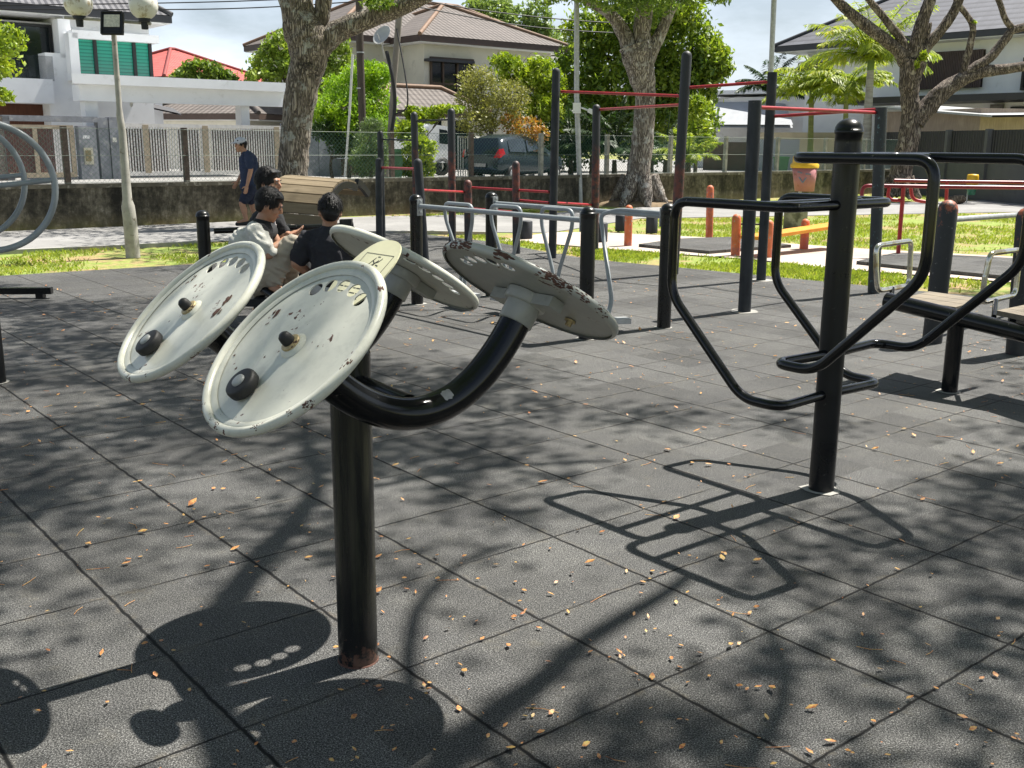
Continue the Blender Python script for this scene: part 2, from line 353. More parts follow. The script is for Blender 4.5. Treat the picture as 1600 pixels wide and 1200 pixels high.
# kerb line between lawn and path
b = MB()
for q in ([(0, 394), (160, 387), (320, 379)], [(560, 364), (660, 363), (770, 365)]):
    W = [G(*p) for p in q]
    for a, c in zip(W[:-1], W[1:]): b.vbox(a, c, nrm(np.cross(Z, c-a)), 0.10, -0.03, 0.035)
b.build('kerb', M['kerb concrete'], kind='structure')
# higher street beyond the wall
st = [wl(-30, -0.16), wl(60, -0.16), wl(60, -110), wl(-30, -110)]
sheet('street', [(p[0], p[1]) for p in st], 0.2, M['street paving'])
ve = [wl(-12, -0.4), wl(1.2, -0.4), wl(-1.6, -9), wl(-12, -9)]
sheet('verge', [(p[0], p[1]) for p in ve], 0.206, M['grass_ground'])
ve2 = [wl(11.5, -0.2), wl(27, -0.2), wl(27, -3.2), wl(11.5, -3.6)]
# ------------------------------------------------------------------ retaining wall with chain link fence
root = thing('retaining_wall', 'long stained concrete retaining wall behind the path, dark with moss', 'wall', wl(8))
b = MB(); N = 60
for i in range(N):
    s0 = -8+36*i/N; s1 = -8+36*(i+1)/N
    b.vbox(wl(s0), wl(s1), U, 0.16, -0.1, 0.66)
b.build('wall_face', M['old_wall'], root)
b = MB(); b.vbox(wl(-8, 0.02), wl(28, 0.02), U, 0.21, 0.66, 0.73); b.build('coping', pm('mossy coping', (0.12, 0.108, 0.08), 0.4, 4, 0.95, 0.5, 30, patches=[((0.28, 0.26, 0.21), 6, 0.56, 0.62)]), root)
root = thing('chain_link_fence', 'green chain link fence on concrete posts along the top of the retaining wall', 'fence', wl(8, -0.1, 0.73))
M['post_conc'] = pm('fence post concrete', (0.30, 0.29, 0.25), 0.35, 10, 0.9, 0.4, 60)
M['post_rust'] = pm('rusty angle iron', (0.10, 0.075, 0.06), 0.4, 20, 0.9, 0.3, 60)
fpx = [-60, 103, 290, 470, 612, 736, 845, 948, 1047, 1133, 1214, 1288, 1350]
for x in fpx:
    p = PL(x, 250, wl(0, -0.1), U); zt = 1.70
    b = MB(); b.box((p[0], p[1], (0.73+zt)/2), (0.045, 0.045, (zt-0.73)/2), TH)
    b.build('fence_post', M['post_rust'] if x < 800 else M['post_conc'], root)
b = MB(); L = 36; pitch = 0.088; h = 0.92; z0 = 0.745; w = 0.0028
for k in range(int((L+h)/pitch)):
    for sg in (1, -1):
        s0 = -8+k*pitch-(h if sg > 0 else 0); s1 = s0+h*1.0
        za, zb = (z0, z0+h) if sg > 0 else (z0+h, z0)
        if s0 < -8: za += sg*(-8-s0); s0 = -8
        if s1 > 28: zb -= sg*(s1-28); s1 = 28
        if s1 <= s0: continue
        p, q = wl(s0, -0.06, za), wl(s1, -0.06, zb)
        b.add([p+Z*w, p-Z*w, p+U*w*1.6, q+Z*w, q-Z*w, q+U*w*1.6], [(0, 1, 4, 3), (1, 2, 5, 4), (2, 0, 3, 5)])
b.build('wire_mesh', pm('green coated wire', (0.075, 0.17, 0.12), 0.2, 3, 0.5), root)
b = MB()
for zz in (z0, z0+h*0.5, z0+h): b.tube([wl(-8, -0.055, zz), wl(28, -0.055, zz)], 0.004, 5)
b.build('line_wire', pm('fence line wire', (0.20, 0.24, 0.2), 0.2, 3, 0.5), root)

# ================================================================== DISC MACHINE (foreground)
PX, PY = -0.439, 2.734
root = thing('disc_exerciser', 'black post with four chipped grey spinning discs on curved arms in the foreground', 'exercise machine', (PX, PY, 0))
b = MB(); b.lathe([(0.056, 0.0), (0.0565, 0.4), (0.0565, 0.86), (0.0565, 0.905)], (PX, PY, 0), Z, 40); b.lathe([(0.0565, 0.905), (0.05, 0.925), (0.0, 0.93)], (PX, PY, 0), Z, 40)
t = NT('black gloss post'); v = t.coord(); vs = t.coord(scale=(1, 1, 0.06)); sp = t.n('ShaderNodeSeparateXYZ'); t.l(v, sp.inputs[0])
col = t.mix(t.step(t.noise(vs, 42, 4), 0.42, 0.66), (0.008, 0.009, 0.008), (0.034, 0.034, 0.022))
hh = t.math('ADD', sp.outputs['Z'], t.math('MULTIPLY', t.noise(v, 14, 5), 0.25))
col = t.mix(t.step(hh, 0.16, 0.42), (0.012, 0.012, 0.012), col)
col = t.mix(t.math('MULTIPLY', t.math('SUBTRACT', 1.0, t.step(hh, 0.17, 0.185)), t.step(t.noise(v, 11, 6, 0.7), 0.5, 0.53)), col, (0.085, 0.045, 0.032))
b.build('post', t.out(col, 0.26, t.bump(t.noise(v, 60, 3), 0.08, 0.002)), root)
b = MB(); b.lathe([(0.0, 0.004), (0.058, 0.004), (0.0595, 0.0)], (PX, PY, 0), Z, 24); b.build('base_collar', M['rust'], root)
DISCS = [  # centre, normal, rotation of the pattern, spin
    ((-0.4913, 2.2858, 1.0086), (-0.5052, -0.4496, 0.7366), 0.0, 'chipped grey disc with rust spots, nearest to the camera'),
    ((-0.8704, 2.7787, 1.0086), (-0.5316, -0.4074, 0.7425), 8.0, 'grey disc with a brown rust patch on its right side'),
    ((0.0432, 2.697, 1.0727), (0.4298, 0.3323, 0.8395), -2.0, 'tilted grey disc with a heavily rusted rim'),
    ((-0.336, 3.1898, 1.0727), (0.4297, 0.3258, 0.8421), 92.0, 'tilted grey disc seen from below, rim unchipped')]
def disc(i, c, n, rot, lab):
    c = np.array(c); n = nrm(n); e1 = nrm(np.cross(n, Z)); e2 = np.cross(n, e1); q = math.radians(rot)
    f1 = e1*math.cos(q)+e2*math.sin(q); f2 = np.cross(n, f1); R = 0.254
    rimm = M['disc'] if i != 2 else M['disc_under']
    d = thing('disc', lab, '', c); del d['category']; d.parent = root; d.location = tuple(c-np.array((PX, PY, 0)))
    # face: 2D curve with five holes, filled by Blender
    cu = bpy.data.curves.new('face', 'CURVE'); cu.dimensions = '2D'; cu.fill_mode = 'BOTH'
    def spl(pts):
        sp_ = cu.splines.new('POLY'); sp_.points.add(len(pts)-1)
        for k, (x, y) in enumerate(pts): sp_.points[k].co = (x, y, 0, 1)
        sp_.use_cyclic_u = True
    spl([(0.242*math.cos(k*math.pi/40), 0.242*math.sin(k*math.pi/40)) for k in range(80)])
    for a in (-60, -75, -90, -106, -122):
        a = math.radians(a); hx, hy = 0.184*math.cos(a), 0.184*math.sin(a); pts = []
        for k in range(16):
            w = k*math.pi/8; r_, t_ = 0.0190*math.cos(w), 0.0205*math.sin(w)
            pts.append((hx+r_*math.cos(a)-t_*math.sin(a), hy+r_*math.sin(a)+t_*math.cos(a)))
        spl(pts)
    cu.extrude = 0.0015
    tmp = bpy.data.objects.new('tmpc', cu); COL.objects.link(tmp); bpy.context.view_layer.update()
    me = bpy.data.meshes.new_from_object(tmp.evaluated_get(bpy.context.evaluated_depsgraph_get()))
    bpy.data.objects.remove(tmp); bpy.data.curves.remove(cu)
    me.transform(Matrix(((f1[0], f2[0], n[0], 0), (f1[1], f2[1], n[1], 0), (f1[2], f2[2], n[2], 0), (0, 0, 0, 1))))
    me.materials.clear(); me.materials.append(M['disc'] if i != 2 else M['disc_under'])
    for p in me.polygons: p.material_index = 0
    me.name = 'face'; fo = bpy.data.objects.new('face', me); COL.objects.link(fo); fo.parent = d
    # pressed groove and rolled rim
    b = MB(); b.lathe([(0.215, 0.0035), (0.221, 0.0065), (0.228, 0.0075), (0.235, 0.006), (0.240, 0.003)], c, n, 72, f1)
    pr = []
    for k in range(13):
        a = math.radians(205-295*k/12); pr.append((0.2435+0.0112*math.cos(a), 0.0045+0.0122*math.sin(a)))
    b.lathe(pr, c, n, 80, f1); b.build('rim', rimm, d)
    # real flakes of rust lifted on the rim and the face
    rr = random.Random(40+i); b = MB()
    spots = [(0.17, -155+rr.random()*50, 0.011), (0.10, -30, 0.006), (0.205, 160, 0.006)]
    if i == 0: spots = [(0.18, -25, 0.017), (0.17, -12, 0.006), (0.256, 178, 0.012), (0.2535, 120, 0.007), (0.254, 86, 0.009), (0.253, 78, 0.006), (0.252, 140, 0.006), (0.250, -130, 0.012), (0.09, -170, 0.005), (0.2, 20, 0.005), (0.2545, 60, 0.005)]
    if i == 1: spots = [(0.155, -164, 0.020), (0.150, -182, 0.018), (0.19, -40, 0.010), (0.225, -52, 0.012), (0.253, 88, 0.009), (0.2, 30, 0.005), (0.252, 110, 0.005)]
    if i == 2: spots = [(0.246, -100, 0.024), (0.250, -90, 0.022), (0.245, -112, 0.018), (0.243, -62, 0.018), (0.249, -30, 0.016), (0.251, -24, 0.016), (0.25, -15, 0.014), (0.25, -5, 0.013), (0.25, 5, 0.011), (0.2505, 14, 0.01), (0.251, 84, 0.010), (0.2495, -140, 0.015), (0.25, -150, 0.011), (0.25, 100, 0.009)]
    if i == 3: spots = [(0.247, 150, 0.007), (0.25, -170, 0.006)]
    for (r0, a, sz) in spots:
        a = math.radians(a); b = MB()
        for _ in range(5 if sz > 0.012 else 3):
            aa = a+rr.gauss(0, 1)*sz*0.55/max(r0, .05); r1 = r0+rr.gauss(0, 1)*sz*0.35; s2 = sz*rr.uniform(0.3, 0.62)
            if r1 > 0.230:                       # flake wraps the tube of the rim
                for jj in range(4):
                    th = math.radians(rr.uniform(35, 125) if i != 2 else rr.uniform(-75, 75)); cen = c+(f1*math.cos(aa)+f2*math.sin(aa))*(0.2435+0.0116*math.cos(th))+n*(0.0045+0.0126*math.sin(th))
                    nn = nrm((f1*math.cos(aa)+f2*math.sin(aa))*math.cos(th)+n*math.sin(th)); g1 = nrm(np.cross(nn, n+0.01*f1)); g2 = np.cross(nn, g1)
                    m_ = 8; s3 = s2*(0.7 if i != 2 else 0.62)
                    b.add([cen+nn*0.0004]+[cen+nn*(-0.0009)+(g1*math.cos(k*2*math.pi/m_)*1.5+g2*math.sin(k*2*math.pi/m_)*0.55)*s3*rr.uniform(0.6, 1.3) for k in range(m_)], [(0, k+1, (k+1) % m_+1) for k in range(m_)])
                    aa += rr.gauss(0, 1)*sz*0.5/r0
            else:
                cen = c+(f1*math.cos(aa)+f2*math.sin(aa))*r1; m_ = 10
                for side in ((1, 0.0036), (-1, 0.0036)):
                    b.add([cen+n*side[0]*side[1]]+[cen+n*side[0]*0.0028+(f1*math.cos(k*2*math.pi/m_)*0.62+f2*math.sin(k*2*math.pi/m_)*1.15)*s2*rr.uniform(0.5, 1.35) for k in range(m_)], [(0, k+1, (k+1) % m_+1) for k in range(m_)])
        b.build('rust_flake', M['rust'], d)
    # hub on the face: boss, washer, cap nut; grip knob; underside box and sleeve
    b = MB(); b.lathe([(0.036, 0.002), (0.030, 0.007), (0.026, 0.010), (0.0, 0.010)], c, n, 28); b.build('boss', M['disc'], d)
    b = MB(); b.lathe([(0.024, 0.010), (0.0245, 0.014), (0.022, 0.016), (0.0, 0.016)], c, n, 24); w_ = b.build('washer', M['brass'], d)
    b = MB(); b.lathe([(0.0155, 0.016), (0.0155, 0.028), (0.0135, 0.037), (0.008, 0.042), (0.0, 0.043)], c+f1*0.002, n, 20); b.build('cap_nut', M['rubber'], d)
    ka = math.radians(76); kc = c+(f1*math.cos(ka)+f2*math.sin(ka))*0.140
    b = MB(); b.lathe([(0.034, 0.006), (0.0385, 0.010), (0.0395, 0.016), (0.0395, 0.026), (0.0375, 0.031), (0.034, 0.033), (0.0, 0.033)], kc, n, 32); b.build('grip_knob', M['rubber'], d)
    b = MB(); b.lathe([(0.0165, 0.033), (0.016, 0.037), (0.011, 0.039), (0.0, 0.0395)], kc, n, 20); b.build('knob_cap', M['cap_grey'], d)
    b = MB(); b.lathe([(0.009, -0.003), (0.009, -0.020), (0.0, -0.020)], kc, n, 6, smooth=False); b.lathe([(0.016, -0.003), (0.016, -0.008), (0.009, -0.008)], kc, n, 16); b.build('bolt', M['brass'], d)
    b = MB(); b.lathe([(0.058, -0.0035), (0.058, -0.030), (0.055, -0.034), (0.0, -0.034)], c, n, 36)
    b.obox(c-n*0.018, f1, f2, n, 0.13, 0.022, 0.0145)
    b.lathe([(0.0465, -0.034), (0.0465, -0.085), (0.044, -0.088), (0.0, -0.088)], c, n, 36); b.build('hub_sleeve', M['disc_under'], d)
for i, dd in enumerate(DISCS): disc(i, *dd)
def bez(p0, p1, p2, p3, n=30):
    return [((1-t)**3)*p0+3*t*(1-t)**2*p1+3*t*t*(1-t)*p2+t**3*p3 for t in np.linspace(0, 1, n)]
arm_bottoms = []
for (ia, ib) in ((0, 2), (1, 3)):
    pa, na = np.array(DISCS[ia][0]), nrm(DISCS[ia][1]); pb, nb = np.array(DISCS[ib][0]), nrm(DISCS[ib][1])
    pts = bez(pa-na*0.07, pa-na*0.36, pb-nb*0.40, pb-nb*0.07, 44)
    b = MB(); b.tube(pts, 0.0415, 24); b.build('curved_arm', M['black'], root)
    k = min(range(len(pts)), key=lambda q: pts[q][2]); arm_bottoms.append(pts[k])
    if ia == 0:                                  # bare patch worn into the paint of the front arm
        q0 = D(681, 611, 2.55); k2 = min(range(len(pts)), key=lambda q: np.linalg.norm(pts[q]-q0)); T_ = nrm(pts[k2+1]-pts[k2-1]); o_ = nrm(np.cross(T_, np.cross(nrm(E0-pts[k2]), T_))); o_ = nrm(o_+Z*0.75); o_ = nrm(o_-T_*np.dot(o_, T_)); s2_ = np.cross(T_, o_); b = MB(); vs = []
        for i_ in range(7):
            for j_ in range(7):
                a_ = (j_-3)/3*0.36*(1-0.25*((i_-3)/3)**2)+.05*math.sin(i_*2.1); vs.append(pts[k2]+T_*(i_-3)*.0045+(o_*math.cos(a_)+s2_*math.sin(a_))*0.0421)
        b.add(vs, [(i_*7+j_, i_*7+j_+1, i_*7+j_+8, i_*7+j_+7) for i_ in range(6) for j_ in range(6)], True); b.build('bare_patch', pm('bare primer', (0.40, 0.38, 0.37), 0.2, 60, 0.6), root)
a0, a1 = arm_bottoms
b = MB(); pm0 = np.array([PX, PY, 0.86])
b.tube([a0+(pm0-a0)*0.12, np.array([PX, PY, (a0[2]+a1[2])/2+0.02]), a1+(pm0-a1)*0.12], 0.034, 20); b.build('cross_tube', M['black'], root)
# instruction plate on the post top
n = nrm((-0.50, -0.43, 0.75)); c = D(566, 429, 2.72); e1 = nrm(np.cross(n, Z)); e2 = np.cross(n, e1)
pl = []
for k in range(48):
    q = 2*math.pi*k/48; x = math.copysign(abs(math.cos(q))**0.8, math.cos(q))*0.098; y = math.copysign(abs(math.sin(q))**0.85, math.sin(q))*0.128; pl.append(c+e1*x+e2*y)
b = MB(); b.prism(pl, -n*0.004); ip = b.build('instruction_plate', M['plate'], root)
b = MB()
def stroke(p, q, w=0.0013, off=0.0006):
    a_ = c+e1*p[0]+e2*p[1]+n*off; z_ = c+e1*q[0]+e2*q[1]+n*off; s_ = nrm(np.cross(n, z_-a_))*w
    b.add([a_-s_, z_-s_, z_+s_, a_+s_], [(0, 1, 2, 3)])
bx = [(-0.068, -0.075), (0.06, -0.075), (0.06, -0.012), (-0.068, -0.012)]
for k in range(4): stroke(bx[k], bx[(k+1) % 4], 0.0009)
for p, q in [((-0.03, -0.062), (-0.024, -0.05)), ((-0.024, -0.05), (-0.01, -0.042)), ((-0.01, -0.042), (0.004, -0.052)), ((-0.012, -0.042), (-0.010, -0.024)), ((-0.010, -0.024), (-0.026, -0.018)), ((-0.010, -0.024), (0.008, -0.019)), ((-0.02, -0.055), (0.0, -0.03)), ((-0.034, -0.035), (-0.02, -0.038)), ((0.0, -0.062), (0.012, -0.036)), ((-0.016, -0.066), (-0.004, -0.066))]: stroke(p, q, 0.0014)
for r_ in range(5):
    for k in range(9):
        x = 0.062-k*0.0145; stroke((x, 0.012+r_*0.017), (x-0.009-0.003*((k*7+r_) % 3), 0.012+r_*0.017), 0.0012)
b.build('printing', M['ink'], ip)
b = MB(); b.tube([np.array([PX, PY, 0.92]), c-n*0.004], 0.016, 14); b.build('plate_stem', M['black'], root)

# ================================================================== DIP STATION
def dpost(name_root, p, h, r=0.0555, m=None, dome=True, part='post'):
    b = MB(); prof = [(r, 0.0), (r, h-0.095), (r*1.0, h-0.062)]
    if dome:
        prof += [(r*1.07, h-0.060), (r*1.07, h-0.046)] + [(r*1.05*math.cos(a), h-0.046+0.046*math.sin(a)) for a in np.linspace(0, math.pi/2, 7)]
    else: prof += [(r, h), (0, h)]
    b.lathe(prof, (p[0], p[1], 0), Z, 32); o = b.build(part, m or M['black_post'], name_root)
    return o
def baseplate(root, p, r=0.085):
    b = MB(); k = 9; b.poly([np.array([p[0]+r*rnd.uniform(.8, 1.15)*math.cos(2*math.pi*i/k), p[1]+r*rnd.uniform(.8, 1.15)*math.sin(2*math.pi*i/k), 0.004]) for i in range(k)])
    b.build('base_mortar', M['kerb concrete'], root)
P1 = np.array([1.347, 4.279, 0])
root = thing('dip_station', 'black domed post with bent tube dip rails at two heights', 'exercise machine', P1)
dpost(root, P1, 1.565, 0.0535); baseplate(root, P1)
def dip(sgn, zt, zb):
    u = U*sgn; w = 0.365; L = 0.585; rt = 0.0205
    for sv in (-1, 1):
        o = P1+V*sv*w
        pts = [P1+Z*zt+V*sv*0.045, o+Z*zt, o+u*L+Z*zt, o+u*L+Z*(zt-0.40), o+u*0.17+Z*zb, o+u*-0.02+Z*zb, P1+Z*zb+V*sv*0.045]
        b = MB(); b.tube(bend(pts, 0.075, 7), rt, 16, cap=False); b.build('rail', M['black'], root)
    b = MB(); b.tube([P1+u*0.15-V*w+Z*(zt-0.001), P1+u*0.15+V*w+Z*(zt-0.001)], 0.0185, 14); b.build('cross_tube', M['black'], root)
dip(1, 1.412, 0.605); dip(-1, 1.222, 0.43)

# ================================================================== AIR WALKER
A_, B_, C_, D_ = np.array([-.885, 9.522, 0]), np.array([-.21, 10.06, 0]), np.array([.562, 7.802, 0]), np.array([1.236, 8.339, 0])
root = thing('air_walker', 'air walker with four black domed posts and grey swinging legs', 'exercise machine', (A_+D_)/2)
for p in (A_, B_, C_, D_): dpost(root, p, 1.005, 0.056); baseplate(root, p)
zr = 0.90
for a, c in ((A_, C_), (B_, D_)):
    d = nrm(c-a); b = MB(); b.tube([a+d*0.05+Z*zr, c-d*0.05+Z*zr], 0.021, 16); b.build('rail', M['steel_grey'], root)
    for e, sg in ((a, 1), (c, -1)):
        b = MB(); b.obox(e+d*sg*0.062+Z*(zr-0.01), d, nrm(np.cross(Z, d)), Z, 0.006, 0.028, 0.075)
        for hz in (0.045, -0.055): b.lathe([(0.012, 0.0), (0.012, 0.012), (0, 0.014)], e+d*sg*0.066+Z*(zr+hz), d*sg, 6, smooth=False)
        b.build('bracket', M['galv'], root)
dd = nrm(C_-A_); nrm_ = nrm(np.cross(Z, dd))
def hoop(s, y0, swing, half=0.13, two=True):
    base = D(s, 335, y0); base[2] = 0
    l = base-dd*half; r = base+dd*half; zt = zr+0.035; sw = nrm_*swing
    foot = base+dd*0.0+sw+Z*0.15; kn = base+sw+Z*0.40
    parts = []
    pts = [l+Z*(zr-0.02), l+Z*zt, r+Z*zt, r+Z*(zr-0.04), foot+dd*0.05] if not two else [foot-dd*0.025, kn-dd*0.03, l+sw*0.1+Z*(zr-0.10), l+Z*zt, r+Z*zt, r+sw*0.1+Z*(zr-0.10), kn+dd*0.03, foot+dd*0.025]
    b = MB(); b.tube(bend(pts, 0.07, 6), 0.0165, 14); lg = b.build('swing_leg', M['steel_grey'], root)
    b = MB(); b.obox(foot-Z*0.02, dd, nrm_, Z, 0.17, 0.065, 0.018); b.build('pedal', M['galv'], lg)
hoop(716, 9.25, 0.05, .20); hoop(790, 8.95, 0.03, .20); hoop(870, 8.65, 0.0, .19)
p4 = D_+(B_-D_)*0.30-nrm_*0.05
pts = [D_+(B_-D_)*0.02+Z*0.92, D_+(B_-D_)*0.24+Z*0.925, D(938, 335, 8.9), D(944, 380, 8.75), D(956, 470, 8.3), D(950, 492, 8.2)]
b = MB(); b.tube(bend(pts, 0.07, 6), 0.0185, 14); lg = b.build('swing_leg', M['steel_grey'], root)
b = MB(); b.obox(D(962, 501, 8.15), nrm((1, 0.25, 0)), nrm((-0.25, 1, 0)), Z, 0.11, 0.06, 0.02); b.build('pedal', M['galv'], lg)

# ================================================================== PULL-UP FRAMES
def post_px(root, xt, yt, xb, yb, r=0.055, m='slate', dome=0.02, Y=None):
    g = G(xb, yb) if Y is None else D(xb, yb, Y)*np.array([1, 1, 0]); t_ = D(xt, yt, g[1])
    b = MB(); b.tube([g-Z*0.02, g+(t_-g)*0.5, t_-Z*dome], r, 20, dome=dome > 0); o = b.build('post', M[m], root); return g, t_
def bar_px(root, p, q, xa, ya, xb, yb, m='red', r=0.0165, part='bar'):
    a = D(xa, ya, p[1]); c = D(xb, yb, q[1]); b = MB(); b.tube([a, c], r, 12); b.build(part, M[m], root); return a, c
root = thing('pull_up_frame', 'tall slate grey posts joined by red pull-up bars', 'pull-up frame', (1.5, 11.5, 0))
pa = post_px(root, 592, 250, 593, 382, 0.052, 'slate')
pc = post_px(root, 653, 252, 664, 414, 0.055, 'slate', Y=13.2)
pf = post_px(root, 731, 285, 732, 386, 0.058, 'peel_rust')
pg = post_px(root, 806, 255, 807, 396, 0.052, 'peel_rust')
ph = post_px(root, 869, 110, 863, 403, 0.052, 'slate')
pi_ = post_px(root, 932, 167, 929, 391, 0.055, 'peel_rust')
pj_ = post_px(root, 1073, 85, 1052, 428, 0.058, 'peel_rust')
pk = post_px(root, 1180, 157, 1163, 487, 0.057, 'slate', 0.0)
pl_ = post_px(root, 1207, 113, 1189, 438, 0.052, 'slate', 0.0)
pm_ = post_px(root, 1377, 168, 1365, 458, 0.058, 'peel_teal', 0.0)
for q in (pk, pl_): baseplate(root, q[0], 0.14)
for (p, q, *r_) in ((ph, pj_, 877, 143, 1064, 150), (pi_, pj_, 937, 171, 1062, 164), (pj_, pl_, 1074, 137, 1201, 128), (pk, pm_, 1188, 168, 1369, 176), (pl_, pm_, 1208, 182, 1370, 171),
                    (pa, pc, 597, 262, 648, 264), (pc, pf, 660, 297, 725, 300), (pf, ph, 738, 293, 858, 300), (pg, ph, 812, 313, 858, 317), (ph, pi_, 868, 317, 925, 320), (pf, pg, 737, 326, 802, 331)):
    bar_px(root, p[0], q[0], *r_)
root = thing('stepped_bar_frame', 'three weathered dark posts with thin dark bars stepping up', 'pull-up frame', (-2, 15.5, 0))
qb = post_px(root, 594, 207, 598, 372, 0.048, 'slate', Y=16.5)
qd = post_px(root, 647, 178, 652, 378, 0.052, 'peel_rust', Y=15.8)
qe = post_px(root, 705, 173, 707, 384, 0.054, 'peel_rust')
bar_px(root, qb[0], qd[0], 598, 218, 643, 219, 'slate', 0.012); bar_px(root, qd[0], qe[0], 651, 189, 700, 187, 'slate', 0.012)
# low stub posts
stub_labels = {(822, 372, 345): 'low dark stub post between two tall bar posts', (939, 377, 348): 'low dark stub post nearest the bar frame, on bare concrete', (970, 361, 336): 'short dark stub post on the concrete, left of the pair before the path', (1018, 364, 338): 'short dark stub post on the concrete, right of the pair before the path'}
for (x, yb, yt), lb in stub_labels.items():
    g = G(x, yb); t_ = D(x, yt, g[1]); b = MB(); b.lathe([(0.10, 0.0), (0.10, t_[2]-0.012), (0.088, t_[2]), (0.0, t_[2])], (g[0], g[1], 0), Z, 24)
    tag(b.build('stub_post', M['slate']), lb, 'post', 'low stub posts on the concrete')
# weathered balance posts on the right
root = thing('weathered_post', 'thick black post with peeling orange top beside the planked bench', 'post', G(1457, 535))
post_px(root, 1482, 318, 1456, 535, 0.073, 'peel_base', 0.045)
g = G(1457, 535); a = D(1489, 343, g[1]); b = MB(); b.tube([a, D(1640, 332, g[1]+1.6)], 0.021, 14); b.build('bar', M['galv'], root)
root = thing('scuffed_post', 'black post with red scuffs near its foot at the right edge', 'post', G(1590, 553))
post_px(root, 1606, 330, 1588, 553, 0.073, 'peel_base', 0.045)

# ================================================================== SEATED BENCH ON THE RIGHT
g = G(1483, 612)
root = thing('planked_bench', 'black beam bench with wooden plank seats and bent steel handles', 'exercise bench', g)
M['plank'] = woodmat('worn seat plank', (0.17, 0.14, 0.10), (0.27, 0.22, 0.15), rz=-0.45)
bl = D(1385, 469, g[1]+0.33); br = D(1640, 531, g[1]-0.42); bd = nrm(br-bl); bn = nrm(np.cross(Z, bd)); bu = np.cross(bd, bn)
b = MB(); b.tube([bl, br], 0.05, 24); b.build('beam', M['black'], root)
mid = bl+bd*np.dot(g-bl, bd)
b = MB(); b.lathe([(0.047, 0), (0.047, mid[2]-0.02)], (g[0], g[1], 0), Z, 28); b.build('leg', M['black'], root); baseplate(root, g, 0.075)
b = MB(); g2 = g+bd*1.5*np.array([1, 1, 0]); b.lathe([(0.047, 0), (0.047, mid[2]-0.1)], (g2[0], g2[1], 0), Z, 28); b.build('leg', M['black'], root)
def seat(corners, hx):
    A, B2, C2, D2 = [np.array(q) for q in corners]     # far-left, far-right, near-right, near-left
    nn = nrm(np.cross(B2-A, D2-A)); nn = nn if nn[2] > 0 else -nn
    b = MB()
    for k in range(3):
        t0, t1 = k/3+0.008, (k+1)/3-0.008
        p = [A+(D2-A)*t0, B2+(C2-B2)*t0, B2+(C2-B2)*t1, A+(D2-A)*t1]; b.prism([q-nn*0.03 for q in p], nn*0.03)
    s_ = b.build('seat', M['plank'], root)
    b = MB()
    for t0 in (0.25, 0.75):
        p = A+(B2-A)*t0; q = D2+(C2-D2)*t0; b.obox((p+q)/2-nn*0.055, nrm(q-p), nrm(B2-A), nn, np.linalg.norm(q-p)*0.46, 0.02, 0.024)
    b.build('seat_frame', M['black'], s_)
sz = 0.52
F4 = lambda x, y, z: G(x, y, z)
seat([F4(1452, 455, sz), F4(1538, 467, sz), F4(1493, 480, sz), F4(1407, 467, sz)], 0.2)
seat([F4(1602, 476, sz), F4(1700, 490, sz), F4(1664, 506, sz), F4(1557, 485, sz)], 0.2)
def handle(pts, Ys, stem=None):
    P = [D(x, y, Y_) for (x, y), Y_ in zip(pts, Ys)]; P.append(P[0]+(P[1]-P[0])*0.001)
    b = MB(); b.tube(bend(P, 0.05, 6), 0.0165, 16); h_ = b.build('handle', M['chrome'], root)
    if stem is not None: b = MB(); b.tube([np.array(stem[0]), np.array(stem[1])], 0.015, 10); b.build('handle_stem', M['black'], h_)
gy = g[1]
handle([(1369, 420), (1369, 384), (1424, 376), (1420, 446), (1371, 455), (1369, 421)], [gy+.30, gy+.30, gy+.58, gy+.58, gy+.30, gy+.30], (D(1394, 450, gy+.42), D(1393, 470, gy+.34)))
handle([(1540, 430), (1547, 396), (1594, 390), (1586, 461), (1534, 473), (1539, 432)], [gy+.02, gy+.02, gy+.3, gy+.3, gy+.02, gy+.02], (D(1556, 470, gy+.08), D(1553, 495, gy-.1)))

# ================================================================== ORANGE STRETCH BENCH, POSTS, RAILS, BINS
for (x, yt, yb, lb) in ((981, 321, 383, 'short orange post by the concrete edge, left one'), (1108, 290, 373, 'taller peeling orange post beside the black mat')):
    r_ = thing('orange_post', lb, 'post', G(x, yb), 'orange posts on the concrete'); post_px(r_, x+2, yt, x, yb, 0.058, 'orange', 0.05)
root = thing('sit_up_bench', 'orange sit-up bench with a sloping amber plank', 'exercise bench', G(1200, 400))
q1 = post_px(root, 1151, 338, 1149, 398, 0.062, 'orange', 0.03); q2 = post_px(root, 1202, 347, 1199, 401, 0.062, 'orange', 0.03); q3 = post_px(root, 1259, 343, 1256, 388, 0.062, 'orange', 0.05)
a, c = D(1175, 371, 14.0), D(1310, 351, 15.3); d_ = nrm(c-a); n_ = nrm(np.cross(Z, d_)); b = MB(); b.obox((a+c)/2, d_, n_, np.cross(d_, n_), np.linalg.norm(c-a)/2+0.05, 0.16, 0.022); b.build('plank', M['amber'], root)
b = MB(); b.tube([D(1155, 350, q1[0][1]), D(1199, 351, q2[0][1])], 0.012, 10); b.build('foot_bar', M['slate'], root)
def mat_sheet(lb, px, z=0.035):
    pts = [G(*p) for p in px]; b = MB(); b.prism([np.array([p[0], p[1], -0.008]) for p in pts], Z*(z+0.008)); tag(b.build('rubber_mat', M['rubber_tiles']), lb, 'mat', 'rubber mats on the concrete')
mat_sheet('black rubber mat under the orange bench', [(998, 385), (1060, 376), (1150, 373), (1236, 386), (1170, 391), (1108, 396)])
mat_sheet('dark tiled mat below the red rails', [(1338, 412), (1402, 398), (1600, 408), (1760, 420), (1760, 450), (1585, 437), (1450, 424)])
root = thing('parallel_rails', 'red parallel bars with stepped ends on the right', 'parallel bars', G(1403, 400))
